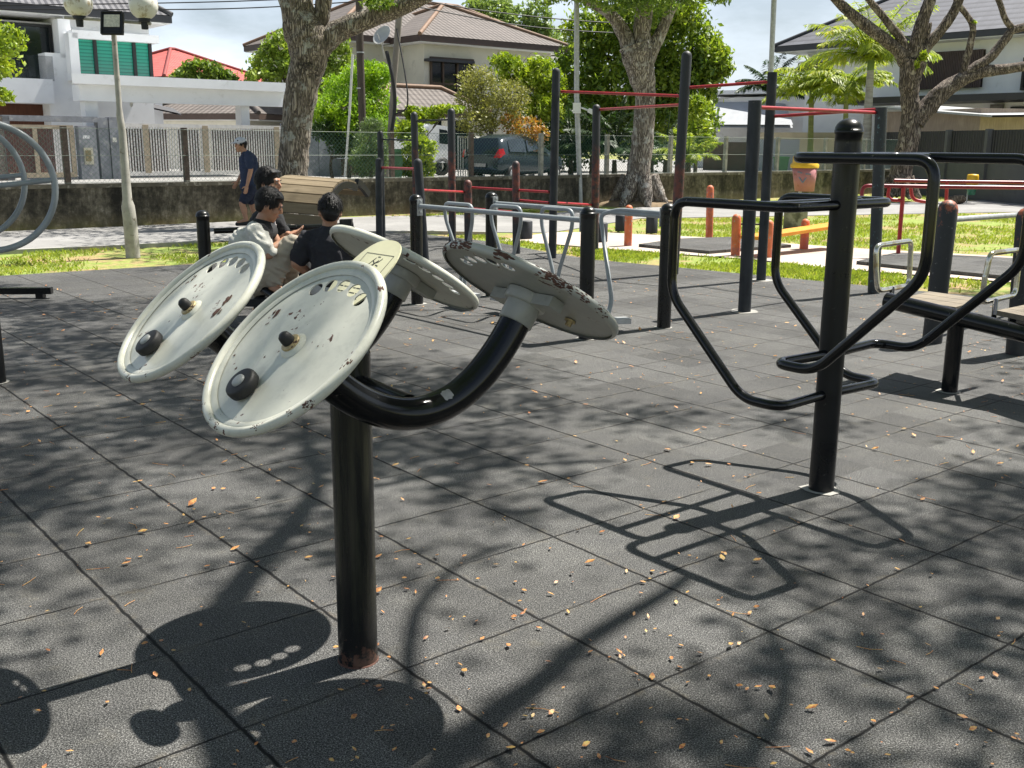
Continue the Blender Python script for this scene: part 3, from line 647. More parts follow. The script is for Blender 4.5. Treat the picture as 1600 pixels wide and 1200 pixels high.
def rail(pts, Y, m='crimson', r=0.026, part='rail'):
    P = [D(x, y, Y if not hasattr(Y, '__len__') else Y[i]) for i, (x, y) in enumerate(pts)]; b = MB(); b.tube(bend(P, 0.09, 6), r, 14); return b.build(part, M[m], root)
yr = G(1403, 400)[1]
rail([(1360, 312), (1346, 312), (1348, 290), (1480, 292), (1750, 295)], [yr]*5, 'crimson')
rail([(1397, 282), (1480, 284), (1760, 287)], [yr+1.4]*3, 'crimson')
rail([(1412, 291), (1403, 400)], yr, 'red', 0.028, 'leg'); rail([(1390, 291), (1386, 312), (1409, 313)], yr, 'red', 0.024, 'step_loop')
rail([(1423, 292), (1425, 312), (1450, 316)], yr+0.5, 'red', 0.024, 'step_loop')
e1_ = D(1740, 292, yr); rail([(1738, 293), (1722, 420)], yr, 'red', 0.028, 'leg'); rail([(1480, 285), (1474, 388)], yr+1.4, 'red', 0.026, 'leg')
g = G(1245, 361)
root = thing('litter_bin', 'pink tapered bin with yellow lid and a drawn face on a post', 'bin', g)
yb = g[1]; cb = D(1256, 278, yb); 
M['pink'] = pm('faded pink plastic', (0.46, 0.19, 0.21), 0.1, 7, 0.6, patches=[((0.33, 0.12, 0.06), 6, 0.60, 0.68)]); M['yellow'] = pm('yellow plastic lid', (0.78, 0.46, 0.02), 0.1, 9, 0.45)
s_ = yb/F; b = MB(); lt = cb+Z*18*s_
b.lathe([(0.0, -38*s_), (14.5*s_, -38*s_), (19*s_, 0), (17.5*s_, 0), (13*s_, -34*s_)], lt, nrm((-0.06, 0, 1)), 28); bb = b.build('bucket', M['pink'], root)
b = MB(); b.lathe([(21*s_, -3*s_), (21.5*s_, 2*s_), (18*s_, 5*s_), (17.5*s_, 13*s_), (15*s_, 16*s_), (0, 17*s_)], lt, nrm((-0.06, 0, 1)), 28); b.build('lid', M['yellow'], root)
b = MB()
def bm(x0, y0, x1, y1, w=1.3):
    a_, c_ = D(x0, y0, yb), D(x1, y1, yb)
    for q in (a_, c_):
        rr_ = 14.5*s_+4.5*s_*((q[2]-(lt[2]-38*s_))/(38*s_)); dx = q[0]-lt[0]-0.06*(lt[2]-q[2]); q[1] = lt[1]-math.sqrt(max(0, (rr_+0.002)**2-dx*dx))
    b.tube([a_, c_], w*s_, 6)
bm(1243, 268, 1249, 270); bm(1254, 271, 1262, 272); bm(1245, 276, 1250, 285); bm(1250, 285, 1255, 277); b.build('drawn_face', pm('blue grey marker', (0.22, 0.22, 0.33), 0.1, 9, 0.7), bb)
b = MB(); b.tube([np.array([lt[0]+0.02, yb+0.26, -0.02]), np.array([lt[0]+0.02, yb+0.26, lt[2]])], 0.028, 12); b.build('post', M['galv'], root)
b = MB(); k = g+np.array([0.0, 0.0, 0.2]); b.box((k[0], k[1]+0.15, 0.17), (0.20, 0.19, 0.20), -0.25)
tag(b.build('concrete_block', pm('mossy concrete block', (0.20, 0.185, 0.13), 0.5, 5, 0.95, 0.5, 30, patches=[((0.42, 0.38, 0.30), 4, 0.50, 0.60)])), 'square mossy concrete block on the grass below the pink bin', 'block')
g = D(1515, 312, 28.5)*np.array([1, 1, 0]); s_ = 28.5/F
root = thing('park_bin', 'small green bin with yellow top on a stake by the dark fence', 'bin', g); c_ = D(1519, 288, 28.5)
b = MB(); b.lathe([(0, -16*s_), (5.5*s_, -16*s_), (7.5*s_, -2*s_), (7.5*s_, 0)], c_, Z, 20); b.build('bucket', pm('green plastic', (0.03, 0.16, 0.10), 0.1, 7, 0.5), root)
b = MB(); b.lathe([(8.5*s_, 0), (8.5*s_, 12*s_), (7.5*s_, 15*s_), (0, 15.5*s_)], c_, Z, 20); b.build('lid', M['yellow'], root)
b = MB(); b.tube([np.array([c_[0]-0.05, 28.62, -.02]), np.array([c_[0]-0.05, 28.62, c_[2]])], 0.02, 8); b.build('stake', M['galv'], root)
c_ = G(1494, 318); b = MB()
for k in range(9): b.ell(c_+np.array([rnd.uniform(-.22, .22), rnd.uniform(-.1, .1), rnd.uniform(0, .12)]), (rnd.uniform(.08, .17), rnd.uniform(.08, .14), rnd.uniform(.07, .14)), 8, 6)
tag(b.build('tree_stump', barkmat('stump bark', (0.05, 0.035, 0.025), (0.20, 0.15, 0.10), (0.34, 0.28, 0.2))), 'low broken tree stump on the grass beyond the path', 'stump')

# ================================================================== LEFT: RINGS, LOW BAR, BOLLARD BENCH, LOUNGER
g = np.array([G(0, 598)[0]-0.02, G(0, 598)[1], 0])
root = thing('ring_wheel_station', 'pair of big grey ring wheels on a black post at the left edge', 'exercise machine', g)
dpost(root, g, 1.25, 0.055); baseplate(root, g)
for c_, nn, r_ in ((D(-22, 292, 5.55), nrm((0.42, -0.9, 0.05)), 0.335), (D(-62, 283, 6.15), nrm((0.42, -0.9, 0.05)), 0.34)):
    e1 = nrm(np.cross(nn, Z)); e2 = np.cross(nn, e1); b = MB(); b.tube([c_+r_*(math.cos(q)*e1+math.sin(q)*e2) for q in np.linspace(0, 2*math.pi, 64, endpoint=False)], 0.0175, 14, closed=True)
    w_ = b.build('ring', M['steel_grey'], root)
    b = MB()
    for a in (0.1, 2.2, 4.3): q = math.radians(180)+a; b.tube([c_, c_+r_*(math.cos(q)*e1+math.sin(q)*e2)], 0.0145, 10)
    b.lathe([(0.04, -0.03), (0.04, 0.03), (0, 0.035)], c_, nn, 18); b.build('spokes', M['steel_grey'], w_)
b = MB(); b.tube([D(-62, 283, 6.15), D(-22, 292, 5.55)], 0.02, 12); b.build('axle', M['black'], root)
g = G(64, 466)
root = thing('low_bar', 'low black steel bar on short legs at the left edge', 'bar', g); tz = D(64, 450, g[1])[2]
l_ = np.array([g[0]-1.1, g[1]-0.1, 0]); d_ = nrm(g-l_); b = MB(); b.obox((l_+g)/2+d_*0.04+Z*(tz-0.025), d_, nrm(np.cross(Z, d_)), Z, 0.62, 0.035, 0.03); b.build('top_bar', M['black'], root)
for q in (g, l_): b = MB(); b.box((q[0], q[1], (tz-0.05)/2), (0.035, 0.035, (tz-0.055)/2)); b.build('leg', M['black'], root)
g = D(325, 479, 9.2)*np.array([1, 1, 0])
root = thing('back_rest_bench', 'black domed post with a horizontal bar where three boys sit', 'exercise bench', g)
dpost(root, g, 0.868, 0.057); a = D(334, 361, 9.2); c_ = D(552, 352, 9.55)
b = MB(); b.tube([a, c_], 0.026, 14); b.build('bar', M['black'], root); b = MB(); b.obox(D(541, 351, 9.5), nrm(c_-a), np.array([0, 1.0, 0]), Z, 0.055, 0.04, 0.05); b.build('end_block', M['black_matt'], root)
g2 = np.array([c_[0], c_[1], 0]); b = MB(); b.lathe([(0.05, 0), (0.05, c_[2]-0.03)], g2, Z, 20); b.build('post', M['black'], root)
b = MB(); b.obox(D(450, 470, 8.25), nrm((1, -0.15, 0)), nrm((0.15, 1, 0)), Z, 0.42, 0.17, 0.03); st_ = b.build('seat', M['black_matt'], root)
b = MB(); b.box(D(410, 520, 8.3)*np.array([1, 1, 0])+Z*0.14, (0.05, 0.05, 0.14)); b.build('leg', M['black'], root)
b = MB(); b.tube([D(405, 448, 8.0), D(432, 466, 7.9), D(447, 486, 7.85)], 0.03, 12); b.build('foot_rest', M['black'], root)
# arched slatted bench
ax = nrm((0.93, -0.30, -0.05)); wx = nrm((0.34, 0.94, 0)); e = D(503, 333, 9.9)
root = thing('slatted_lounger', 'arched wooden slatted lounger with a dark curved side frame', 'bench', e*np.array([1, 1, 0]))
prof = smooth_path([(0.02, 0.05-e[2]), (-0.03, 0.32-e[2]), (-0.02, 0.62-e[2]), (0.05, 0.86-e[2]), (0.22, 1.03-e[2]), (0.45, 1.085-e[2]), (0.70, 1.03-e[2]), (0.88, 0.92-e[2])], 5)
P = [e+wx*p[0]+Z*p[1] for p in prof]; Ls = [0.0]
for k in range(1, len(P)): Ls.append(Ls[-1]+np.linalg.norm(P[k]-P[k-1]))
def at(s_): 
    k = min(len(Ls)-2, max(0, int(np.searchsorted(Ls, s_))-1)); t_ = (s_-Ls[k])/(Ls[k+1]-Ls[k]); return P[k]*(1-t_)+P[k+1]*t_
M['lounger_wood'] = woodmat('weathered lounger slat', (0.19, 0.145, 0.085), (0.28, 0.22, 0.14), rz=0.31)
ns = 17; b = MB(); tot = Ls[-1]
for k in range(ns):
    a, c_ = at(tot*k/ns+0.004), at(tot*(k+1)/ns-0.004); t_ = nrm(c_-a); nn = nrm(np.cross(ax, t_)); nn = nn if nn[1] < 0 or nn[2] > 0.5 else -nn
    b.obox((a+c_)/2-ax*0.30+nn*0.012, ax, t_, nn, 0.32, np.linalg.norm(c_-a)/2, 0.011)
b.build('slats', M['lounger_wood'], root)
for o_ in (0.02, -0.60):
    b = MB()
    for k in range(len(P)-1):
        t_ = nrm(P[k+1]-P[k]); nn = np.cross(ax, t_); b.obox((P[k]+P[k+1])/2+ax*o_-nn*0.03*(1 if nn[2] > -0.3 and nn[1] < 0.3 else -1), ax, t_, nn, 0.02, np.linalg.norm(P[k+1]-P[k])/2+0.004, 0.032)
    b.build('side_frame', M['black_matt'], root)
# ================================================================== STREET LAMP, POLES, WIRES
M['lamp_pole'] = pm('weathered pale steel pole', (0.36, 0.345, 0.31), 0.25, 7, 0.6, 0.15, 50, patches=[((0.16, 0.14, 0.11), 12, 0.60, 0.68)])
g = G(208, 400); Yl = g[1]; s_ = Yl/F
root = thing('street_lamp', 'pale stepped lamp post with two white globes and a floodlight', 'street lamp', g)
pb, pm1, pt = g, D(198, 310, Yl), D(177, 42, Yl)
b = MB(); b.tube([pb-Z*0.02, D(203, 345, Yl), D(200, 322, Yl), D(199, 312, Yl), D(191, 205, Yl), D(187, 180, Yl), D(186.5, 170, Yl), pt], [11*s_, 10.3*s_, 10*s_, 7.2*s_, 5.6*s_, 5.2*s_, 4.2*s_, 3.8*s_], 18); b.build('pole', M['lamp_pole'], root)
b = MB(); b.tube([D(101, 27, Yl), D(176, 32, Yl), D(236, 37, Yl)], 0.02, 10); b.build('cross_arm', M['lamp_pole'], root)
t = NT('stained white globe'); v = t.coord(); t.out(t.mix(t.step(t.noise(v, 9, 6, 0.7), 0.52, 0.64), (0.72, 0.71, 0.66), (0.36, 0.29, 0.18)), 0.35); M['globe'] = t.m
for x, y, xa in ((122, 4, 121), (224, 8, 226)):
    c_ = D(x, y, Yl); b = MB(); b.ell(c_, (21*s_,)*3, 24, 16); gl = b.build('globe', M['globe'], root)
    b = MB(); b.lathe([(8*s_, -24*s_), (9.5*s_, -18*s_), (6*s_, -16*s_)], c_, Z, 16); b.lathe([(5*s_, -34*s_), (5.5*s_, -24*s_)], c_, Z, 12); b.build('globe_socket', M['slate'], gl)
c_ = D(176, 37, Yl-0.16); up = nrm((0, 0.25, 1)); fr = nrm((0.05, -1, 0.25))
b = MB(); b.obox(c_, np.array([1.0, 0, 0]), fr, up, 16*s_, 0.025, 16*s_)
for a_, c2 in (((-15, -16), (15, -16)), ((-15, 16), (15, 16)), ((-15, -16), (-15, 16)), ((15, -16), (15, 16))):
    p, q = [c_+np.array([1.0, 0, 0])*k[0]*s_+up*k[1]*s_+fr*0.03 for k in (a_, c2)]; b.tube([p, q], 0.014, 6)
fl = b.build('floodlight', M['black_matt'], root)
b = MB(); b.obox(c_+fr*0.03+up*3*s_, np.array([1.0, 0, 0]), fr, up, 11.5*s_, 0.004, 9*s_); b.build('floodlight_glass', pm('floodlight reflector', (0.62, 0.60, 0.5), 0.25, 40, 0.2), fl)
def mast(name, lb, pts, Y, r, m, cat='pole', seg=12):
    P = [D(x, y, Y) for x, y in pts]; g_ = np.array([P[-1][0], P[-1][1], 0]); root = thing(name, lb, cat, g_)
    b = MB(); b.tube(P[::-1], r, seg); b.build('shaft', m, root); return root, P
rt, P = mast('camera_pole', 'slim grey steel pole carrying a white security camera', [(901, -60), (901, 150), (907, 320)], 25.6, 0.062, M['galv'])
c_ = D(901, 169, 25.6); b = MB(); b.box(c_+np.array([0.0, -0.08, 0]), (0.09, 0.07, 0.12)); b.build('camera_box', pm('white plastic', (0.75, 0.75, 0.73), 0.05, 9, 0.4), rt)
a = c_+np.array([0.1, -0.1, 0.03]); q = a+np.array([0.22, -0.08, -0.10]); b = MB(); b.tube([a-np.array([.06, 0, 0]), q], 0.02, 8); d_ = nrm((0.85, -0.3, -0.42)); n_ = nrm(np.cross(Z, d_)); b.obox(q+d_*0.08, d_, n_, np.cross(d_, n_), 0.13, 0.055, 0.05); b.build('camera', bpy.data.materials['white plastic'], rt)
mast('lamp_mast', 'tall thin grey mast rising behind the pull-up posts', [(1212, -60), (1203, 150), (1191, 318)], 27.5, [0.045, 0.06, 0.075], M['galv'])
M['timber'] = woodmat('dark timber pole', (0.055, 0.042, 0.032), (0.11, 0.085, 0.06), axis='Z'); M['timber2'] = woodmat('grey timber pole', (0.20, 0.18, 0.15), (0.30, 0.27, 0.22), axis='Z')
rt, P = mast('utility_pole', 'upright dark timber utility pole in front of the bright bamboo', [(561, -70), (562, 60), (567, 215), (569, 275)], 33, 0.115, M['timber'])
for y in (82, 138): q = D(563, y, 33); b = MB(); b.lathe([(0.12, -0.02), (0.12, 0.02)], q, Z, 14); b.build('metal_band', M['galv'], rt)
rt, P = mast('leaning_pole', 'leaning grey timber pole with a hanging cable beside the bin', [(624, 20), (616, 120), (604, 276)], 32, [0.075, 0.085, 0.10], M['timber2'])
b = MB(); b.tube(smooth_path([D(604, 80, 31.7), D(613, 120, 31.6), D(617, 160, 31.7), D(613, 200, 31.7), D(606, 235, 31.7)]), 0.055, 8); b.tube(smooth_path([D(620, 45, 31.9), D(632, 110, 31.5), D(637, 150, 31.3), D(634, 170, 31.4), D(618, 178, 31.7)]), 0.025, 6); b.build('cable', M['rubber'], rt)
mast('thin_stake', 'thin white stake leaning by the grey gate wall', [(551, 85), (546, 180), (539, 276)], 31, 0.035, pm('white tube', (0.6, 0.6, 0.55), 0.1, 9, 0.5))
def wire(lb, pts, Y, r=0.018):
    b = MB(); b.tube(smooth_path([D(x, y, Y[0]+(Y[1]-Y[0])*k/(len(pts)-1)) for k, (x, y) in enumerate(pts)], 6), r, 5); tag(b.build('power_line', M['rubber']), lb, 'wire', 'overhead wires')
wire('overhead wire crossing the sky left of the big leaning tree, lower one', [(-60, 14), (240, 15), (400, 12), (563, 2), (620, -4)], (34, 33)); wire('overhead wire crossing the sky at the top, upper one', [(-60, 9), (240, 5), (420, 0), (560, -9)], (34, 33))
wire('overhead wire sagging over the brown roof towards the trees, highest', [(563, -22), (700, 8), (800, 22), (900, 32), (1000, 38)], (33, 42), .02); wire('overhead wire passing lower over the brown roof towards the trees', [(563, -8), (690, 18), (800, 38), (900, 48), (1000, 53)], (33, 42), .02)

# ================================================================== HOUSES
def roofmat(name, c, rz, rows=3.2, ribs=1.2, lipw=0.22):
    t = NT(name); tc = t.n('ShaderNodeTexCoord'); uv = tc.outputs['UV']; v = t.coord()
    sx = t.n('ShaderNodeSeparateXYZ'); t.l(uv, sx.inputs[0])
    fy = t.math('FRACT', t.math('MULTIPLY', sx.outputs['Y'], rows)); fx = t.math('FRACT', t.math('MULTIPLY', sx.outputs['X'], rows*1.35))
    wave = t.math('ABSOLUTE', t.math('SUBTRACT', fx, 0.5))
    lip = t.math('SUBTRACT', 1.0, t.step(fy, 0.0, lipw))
    n_ = t.noise(v, 1.2, 6, 0.7); col = t.mix(t.step(n_, 0.35, 0.7), mul(c, 0.8), mul(c, 1.2))
    cell = t.n('ShaderNodeTexWhiteNoise', noise_dimensions='2D'); cb_ = t.n('ShaderNodeCombineXYZ'); t.l(t.math('FLOOR', t.math('MULTIPLY', sx.outputs['X'], rows*1.35)), cb_.inputs[0]); t.l(t.math('FLOOR', t.math('MULTIPLY', sx.outputs['Y'], rows)), cb_.inputs[1]); t.l(cb_.outputs[0], cell.inputs['Vector'])
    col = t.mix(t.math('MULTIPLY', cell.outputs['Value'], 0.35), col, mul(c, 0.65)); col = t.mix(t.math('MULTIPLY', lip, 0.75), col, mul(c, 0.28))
    h = t.math('ADD', t.math('MULTIPLY', fy, -0.6), t.math('MULTIPLY', wave, -ribs))
    return t.out(col, 0.7, t.bump(h, 1.0, 0.08))
def roof_faces(faces, name, m, root, thick=0.0):
    me = bpy.data.meshes.new(name); vs = []; fs = []; uvs = []
    for f in faces:
        P = [np.array(p, float) for p in f]; n_ = nrm(np.cross(P[1]-P[0], P[-1]-P[0])); n_ = n_ if n_[2] > 0 else -n_
        e = nrm(np.cross(Z, n_)); up = np.cross(n_, e); fs.append(tuple(range(len(vs), len(vs)+len(P))))
        for p in P: uvs.append((np.dot(p, e), np.dot(p, up)))
        vs += [tuple(p-np.array(root.matrix_basis.translation)) for p in P]
    me.from_pydata(vs, [], fs); ul = me.uv_layers.new(name='UVMap')
    for l_ in me.loops: ul.data[l_.index].uv = uvs[l_.vertex_index]
    me.materials.append(m); o = bpy.data.objects.new(name, me); COL.objects.link(o); o.parent = root; return o
def hip_roof(root, o, a, bdir, La, Lb, z, rise, m, fascia, over=0.0, name='roof', cap=None):
    """rectangle from corner o along a (La) and bdir (Lb); eaves at z."""
    o = np.array([o[0], o[1], z]); a = nrm(a); bdir = nrm(bdir); o = o-a*over-bdir*over; La += 2*over; Lb += 2*over
    c = [o, o+a*La, o+a*La+bdir*Lb, o+bdir*Lb]; h = min(La, Lb)/2
    if La >= Lb: r0, r1 = o+a*h+bdir*Lb/2+Z*rise, o+a*(La-h)+bdir*Lb/2+Z*rise; F_ = [[c[0], c[1], r1, r0], [c[1], c[2], r1], [c[2], c[3], r0, r1], [c[3], c[0], r0]]
    else: r0, r1 = o+bdir*h+a*La/2+Z*rise, o+bdir*(Lb-h)+a*La/2+Z*rise; F_ = [[c[0], c[1], r0], [c[1], c[2], r1, r0], [c[2], c[3], r1], [c[3], c[0], r0, r1]]
    rf = roof_faces(F_, name, m, root)
    b = MB(); cc = (c[0]+c[2])/2
    b.obox(cc-Z*0.15, a, bdir, Z, La/2-0.01, Lb/2-0.01, 0.13); b.build('fascia', fascia, rf)
    b = MB(); b.obox(cc-Z*0.30, a, bdir, Z, La/2-0.06, Lb/2-0.06, 0.015); b.build('soffit', M['wall_white'], rf)
    b = MB()
    for k in range(4):
        near = r0 if np.linalg.norm(c[k]-r0) < np.linalg.norm(c[k]-r1) else r1; b.tube([c[k]+Z*0.03, near+Z*0.05], 0.10, 8)
    if np.linalg.norm(r0-r1) > 0.2: b.tube([r0+Z*0.05, r1+Z*0.05], 0.10, 8)
    b.build('ridge_tiles', cap or m, rf)
    return rf
M['wall_white'] = pm('white render', (0.84, 0.85, 0.86), 0.05, 1.2, 0.8, 0.1, 40, patches=[((0.60, 0.60, 0.58), 2.2, 0.60, 0.8)])
M['wall_grey'] = pm('grey render', (0.50, 0.52, 0.56), 0.06, 1.2, 0.8)
M['wall_cream'] = pm('stained cream render', (0.66, 0.63, 0.53), 0.08, 1.0, 0.85, 0.1, 40, patches=[((0.38, 0.35, 0.28), 1.4, 0.60, 0.8)])
M['glass_dark'] = pm('dark window glass', (0.012, 0.018, 0.022), 0.3, 0.6, 0.05, spec=0.6)
M['frame_dark'] = pm('dark window frame', (0.02, 0.02, 0.022), 0.1, 4, 0.4)
M['gutter'] = pm('dark gutter', (0.035, 0.036, 0.042), 0.1, 4, 0.45)
M['roof_grey'] = roofmat('grey roof tiles', (0.125, 0.125, 0.135), 0); M['roof_brown'] = roofmat('brown roof tiles', (0.122, 0.104, 0.092), 0, 2.6); M['roof_red'] = roofmat('red roof tiles', (0.52, 0.10, 0.085), 0, 3.0)
M['roof_dark'] = roofmat('charcoal roof tiles', (0.095, 0.10, 0.118), 0, 2.0, 0.05, 0.5)
# ---------------------------- white house on the left
H0 = np.array([-18.7, 37.8, 0]); hl = lambda off: H0+U*off
def wp(x, y, off, z=None):
    p = PL(x, y, hl(off), U); 
    if z is not None: p[2] = z
    return p
root = thing('white_house', 'white two storey house with grey roof, green blinds and a flat carport', 'house', H0)
ZG = 0.2; x0 = wp(-140, 200, 0)
def wall_px(name, xa, ya, xb, yb, off, m, t=0.2, z0=None, parent=None):
    p, q = wp(xa, yb, off), wp(xb, ya, off); pt = wp(xa, ya, off); zz0 = p[2] if z0 is None else z0
    zt = (pt[2]+q[2])/2; b = MB(); b.vbox(p, q, U, t, zz0, zt); return b.build(name, m, parent or root)
wall_px('wall', -140, 30, 118, 280, -1.2, M['wall_white'], 8, ZG); wall_px('wall', 95, 30, 231, 140, -0.75, M['wall_white'], 7, ZG)
wall_px('wall', 118, 135, 252, 280, -3.4, M['wall_grey'], 0.2, ZG)
wall_px('column', 95, 30, 109, 90, 0.0, M['wall_white'], 0.7); wall_px('column', 81, 84, 134, 200, 0.0, M['wall_white'], 0.9, ZG)
wall_px('balcony_band', -60, 121, 82, 158, 0.35, M['wall_white'], 1.2); 
b = MB(); b.vbox(wp(-60, 121, 0.30), wp(82, 88, 0.30), U, 0.012); 
t = NT('clear balcony glass'); t.out((0.02, 0.03, 0.03), 0.03); tr = t.n('ShaderNodeBsdfTransparent'); ms = t.n('ShaderNodeMixShader'); ms.inputs[0].default_value = 0.72; t.l(t.b.outputs[0], ms.inputs[1]); t.l(tr.outputs[0], ms.inputs[2]); t.l(ms.outputs[0], t.t.nodes['Material Output'].inputs['Surface'])
b.build('balcony_glass', t.m, root)
def window_px(xa, ya, xb, yb, off, mull, fr=M['frame_dark'], gl=M['glass_dark'], horiz=(), fw=0.05, parent=None, root_=None, PLN=None):
    P = PLN or wp; rt_ = root_ or root; N_ = U if PLN is None else PLN.n
    p, q = P(xa, yb, off), P(xb, ya, off); za, zb = (p[2]+P(xb, yb, off)[2])/2, (q[2]+P(xa, ya, off)[2])/2; L_ = np.linalg.norm((q-p)[:2]); d_ = nrm((q-p)*np.array([1, 1, 0]))
    b = MB(); b.vbox(p-N_*0.05, q-N_*0.05, N_, 0.03, za, zb); w_ = b.build('window', gl, rt_)
    b = MB(); A_ = np.array([p[0], p[1], 0])
    for t_ in [0, 1]+list(mull): c_ = A_+d_*L_*t_; b.obox(c_+Z*(za+zb)/2-N_*0.01, d_, N_, Z, fw, 0.05, (zb-za)/2+fw*0.9)
    for t_ in [0, 1]+list(horiz): b.obox(A_+d_*L_/2-N_*0.012+Z*(za+(zb-za)*t_), d_, N_, Z, L_/2, 0.045, fw)
    b.build('frame', fr, w_); return w_
window_px(-60, 36, 77, 124, -1.1, (0.3, 0.62)); 
t = NT('green blinds'); v = t.coord(); sp = t.n('ShaderNodeSeparateXYZ'); t.l(v, sp.inputs[0]); fz = t.math('FRACT', t.math('MULTIPLY', sp.outputs['Z'], 8.0))
t.out(t.mix(t.step(fz, 0.55, 0.95), (0.03, 0.37, 0.27), (0.012, 0.18, 0.14)), 0.25, t.bump(fz, 0.4, 0.03)); M['blind'] = t.m
window_px(121, 58, 233, 123, 0.28, (0.26, 0.52, 0.78), gl=M['blind'], fw=0.06)
b = MB(); 
for (xa, ya, xb, yb) in ((113, 51, 248, 59), (113, 51, 121, 125)): p, q = wp(xa, yb, 0.55), wp(xb, ya, 0.55); b.vbox(p, q, U, 1.3, p[2], (q[2]+wp(xa, ya, 0.55)[2])/2)
b.build('window_surround', M['wall_white'], root)
wall_px('bay_wall', 121, 58, 233, 124, 0.2, M['wall_white'], 1.0)
p = wp(-140, 50, 0); q = wp(270, 41, 0)
hip_roof(root, p, V, -U, np.dot(q-p, V), 9.5, 6.2, 3.1, M['roof_grey'], M['gutter'], 0.0)
# carport
p, q = wp(119, 141, 4.05), wp(447, 155, 4.05); zt = 3.62
b = MB(); fl_, fr_ = wp(113, 130, 4.45), wp(452, 145, 4.45); b.prism([np.array([q[0], q[1], zt-0.32]) for q in (fl_, fr_, fr_-U*3.2, fl_+np.array([-0.9, 2.6, 0]))], Z*0.32); b.build('carport_roof', M['wall_white'], root)
b = MB(); b.vbox(wp(137, 141, 4.1), wp(447, 155, 4.1), U, 0.25, zt-0.86, zt-0.32); b.vbox(wp(124, 141, 4.1), wp(137, 141, 4.1), U, 0.75, zt-0.855, zt-0.325); b.build('carport_beam', M['wall_white'], root)
for xa, xb in ((134, 154), (377, 390)): p, q = wp(xa, 180, 3.9), wp(xb, 180, 3.9); b = MB(); b.vbox(p, q, U, 0.5, ZG, zt-0.86); b.build('carport_column', M['wall_white'], root)
window_px(201, 179, 225, 192, -3.3, ()); 
b = MB(); p, q = wp(238, 168, -2.4), wp(284, 178, -2.4); b.add([p+Z*.25-U*.9, q+Z*.25-U*.9, q, p], [(0, 1, 2, 3)]); b.add([p+Z*.2-U*.9, q+Z*.2-U*.9, q-Z*.06, p-Z*.06], [(0, 1, 2, 3)]); b.build('awning', M['roof_grey'], root)
t_ = wp(205, 163, 2.0); b = MB(); b.tube([t_+Z*0.5, t_], 0.012, 6); b.ell(t_, (0.06, 0.06, 0.1), 10, 8); b.build('hanging_bulb', M['globe'], root)
M['door_wood'] = woodmat('brown timber door', (0.10, 0.035, 0.018), (0.16, 0.06, 0.03), axis='Z')
wall_px('front_door', -60, 160, 82, 280, -0.9, M['door_wood'], 0.1, ZG)
# gates and pillars of the white house
def gp(x, y): return wp(x, y, 4.9)
M['stone_grey'] = pm('blue grey cement', (0.23, 0.24, 0.26), 0.25, 3.5, 0.8, 0.2, 30, patches=[((0.36, 0.36, 0.36), 5, 0.55, 0.66)])
root = thing('gate_wall', 'grey cement gate pillars with a lintel and letterbox', 'wall', gp(150, 275)*np.array([1, 1, 0]))
def gslab(name, xa, ya, xb, m, t=0.35, z0=ZG, off=0.0, yb=None):
    p, q = wp(xa, ya, 4.9+off), wp(xb, ya, 4.9+off); b = MB(); b.vbox(p, q, U, t, z0 if yb is None else wp((xa+xb)/2, yb, 4.9+off)[2], (p[2]+q[2])/2); return b.build(name, m, root)
gslab('pillar', 152, 184, 168, M['stone_grey'], 0.4); gslab('pillar', 170, 183, 189, M['stone_grey'], 0.4, off=0.06); gslab('letterbox_pillar', 122, 197, 149, M['stone_grey'], 0.4, off=0.15)
gslab('lintel', 3, 181, 152, M['stone_grey'], 0.3, yb=190); gslab('pillar', 3, 181, 14, M['stone_grey'], 0.3); gslab('stone_pillar', -60, 181, 3, pm('pebble dash', (0.16, 0.14, 0.12), 0.7, 30, 0.9, 0.8, 30), 0.4)
lb_ = gslab('letterbox', 131, 231, 145, pm('letterbox steel', (0.45, 0.43, 0.33), 0.2, 8, 0.4), 0.06, off=0.20, yb=257); gslab('letterbox_slot', 133.5, 235, 142, pm('letterbox inner', (0.20, 0.17, 0.09), 0.3, 8, 0.6), 0.04, off=0.225, yb=252)
gslab('bell', 176, 215, 182, pm('cream plastic', (0.7, 0.68, 0.6), 0.05, 8, 0.5), 0.04, off=0.1, yb=222)
b = MB()
for k in range(4): p = wp(130.5+k*2.7, 214, 5.07); b.obox(p, V, U, Z, 0.022, 0.006, 0.05)
b.build('house_number', pm('white digits', (0.75, 0.75, 0.75), 0.05, 8, 0.5), root)
M['gate_white'] = pm('pale gate slat', (0.62, 0.60, 0.57), 0.12, 6, 0.6); M['gate_brown'] = pm('maroon brown panel', (0.11, 0.055, 0.045), 0.3, 5, 0.6); M['gate_tan'] = pm('tan gate frame', (0.34, 0.28, 0.20), 0.2, 6, 0.6)
root = thing('sliding_gate', 'long white slatted driveway gate under the carport', 'gate', gp(318, 275)*np.array([1, 1, 0]))
p, q = wp(196, 272, 5.0), wp(440, 275, 5.0); zt = (wp(196, 194, 5.0)[2]+wp(440, 198, 5.0)[2])/2; L_ = np.linalg.norm((q-p)[:2]); p[2] = 0
b = MB()
for k in range(62): b.obox(p+V*(L_*k/61)+Z*((zt+0.38)/2), V, U, Z, 0.022, 0.018, (zt-0.38)/2)
b.build('slats', M['gate_white'], root)
b = MB(); b.obox(p+V*L_/2+Z*(zt-0.03), V, U, Z, L_/2+0.03, 0.035, 0.06); b.obox(p+V*L_/2+Z*0.37, V, U, Z, L_/2+0.03, 0.035, 0.07); b.build('rails', M['gate_white'], root)
for a_, c_ in ((0.0, 0.27), (0.33, 0.46), (0.54, 0.99)): b = MB(); b.obox(p+V*L_*(a_+c_)/2-U*0.05+Z*1.15, V, U, Z, L_*(c_-a_)/2, 0.012, 0.72); b.build('back_panel', M['gate_brown'], root)
b = MB()
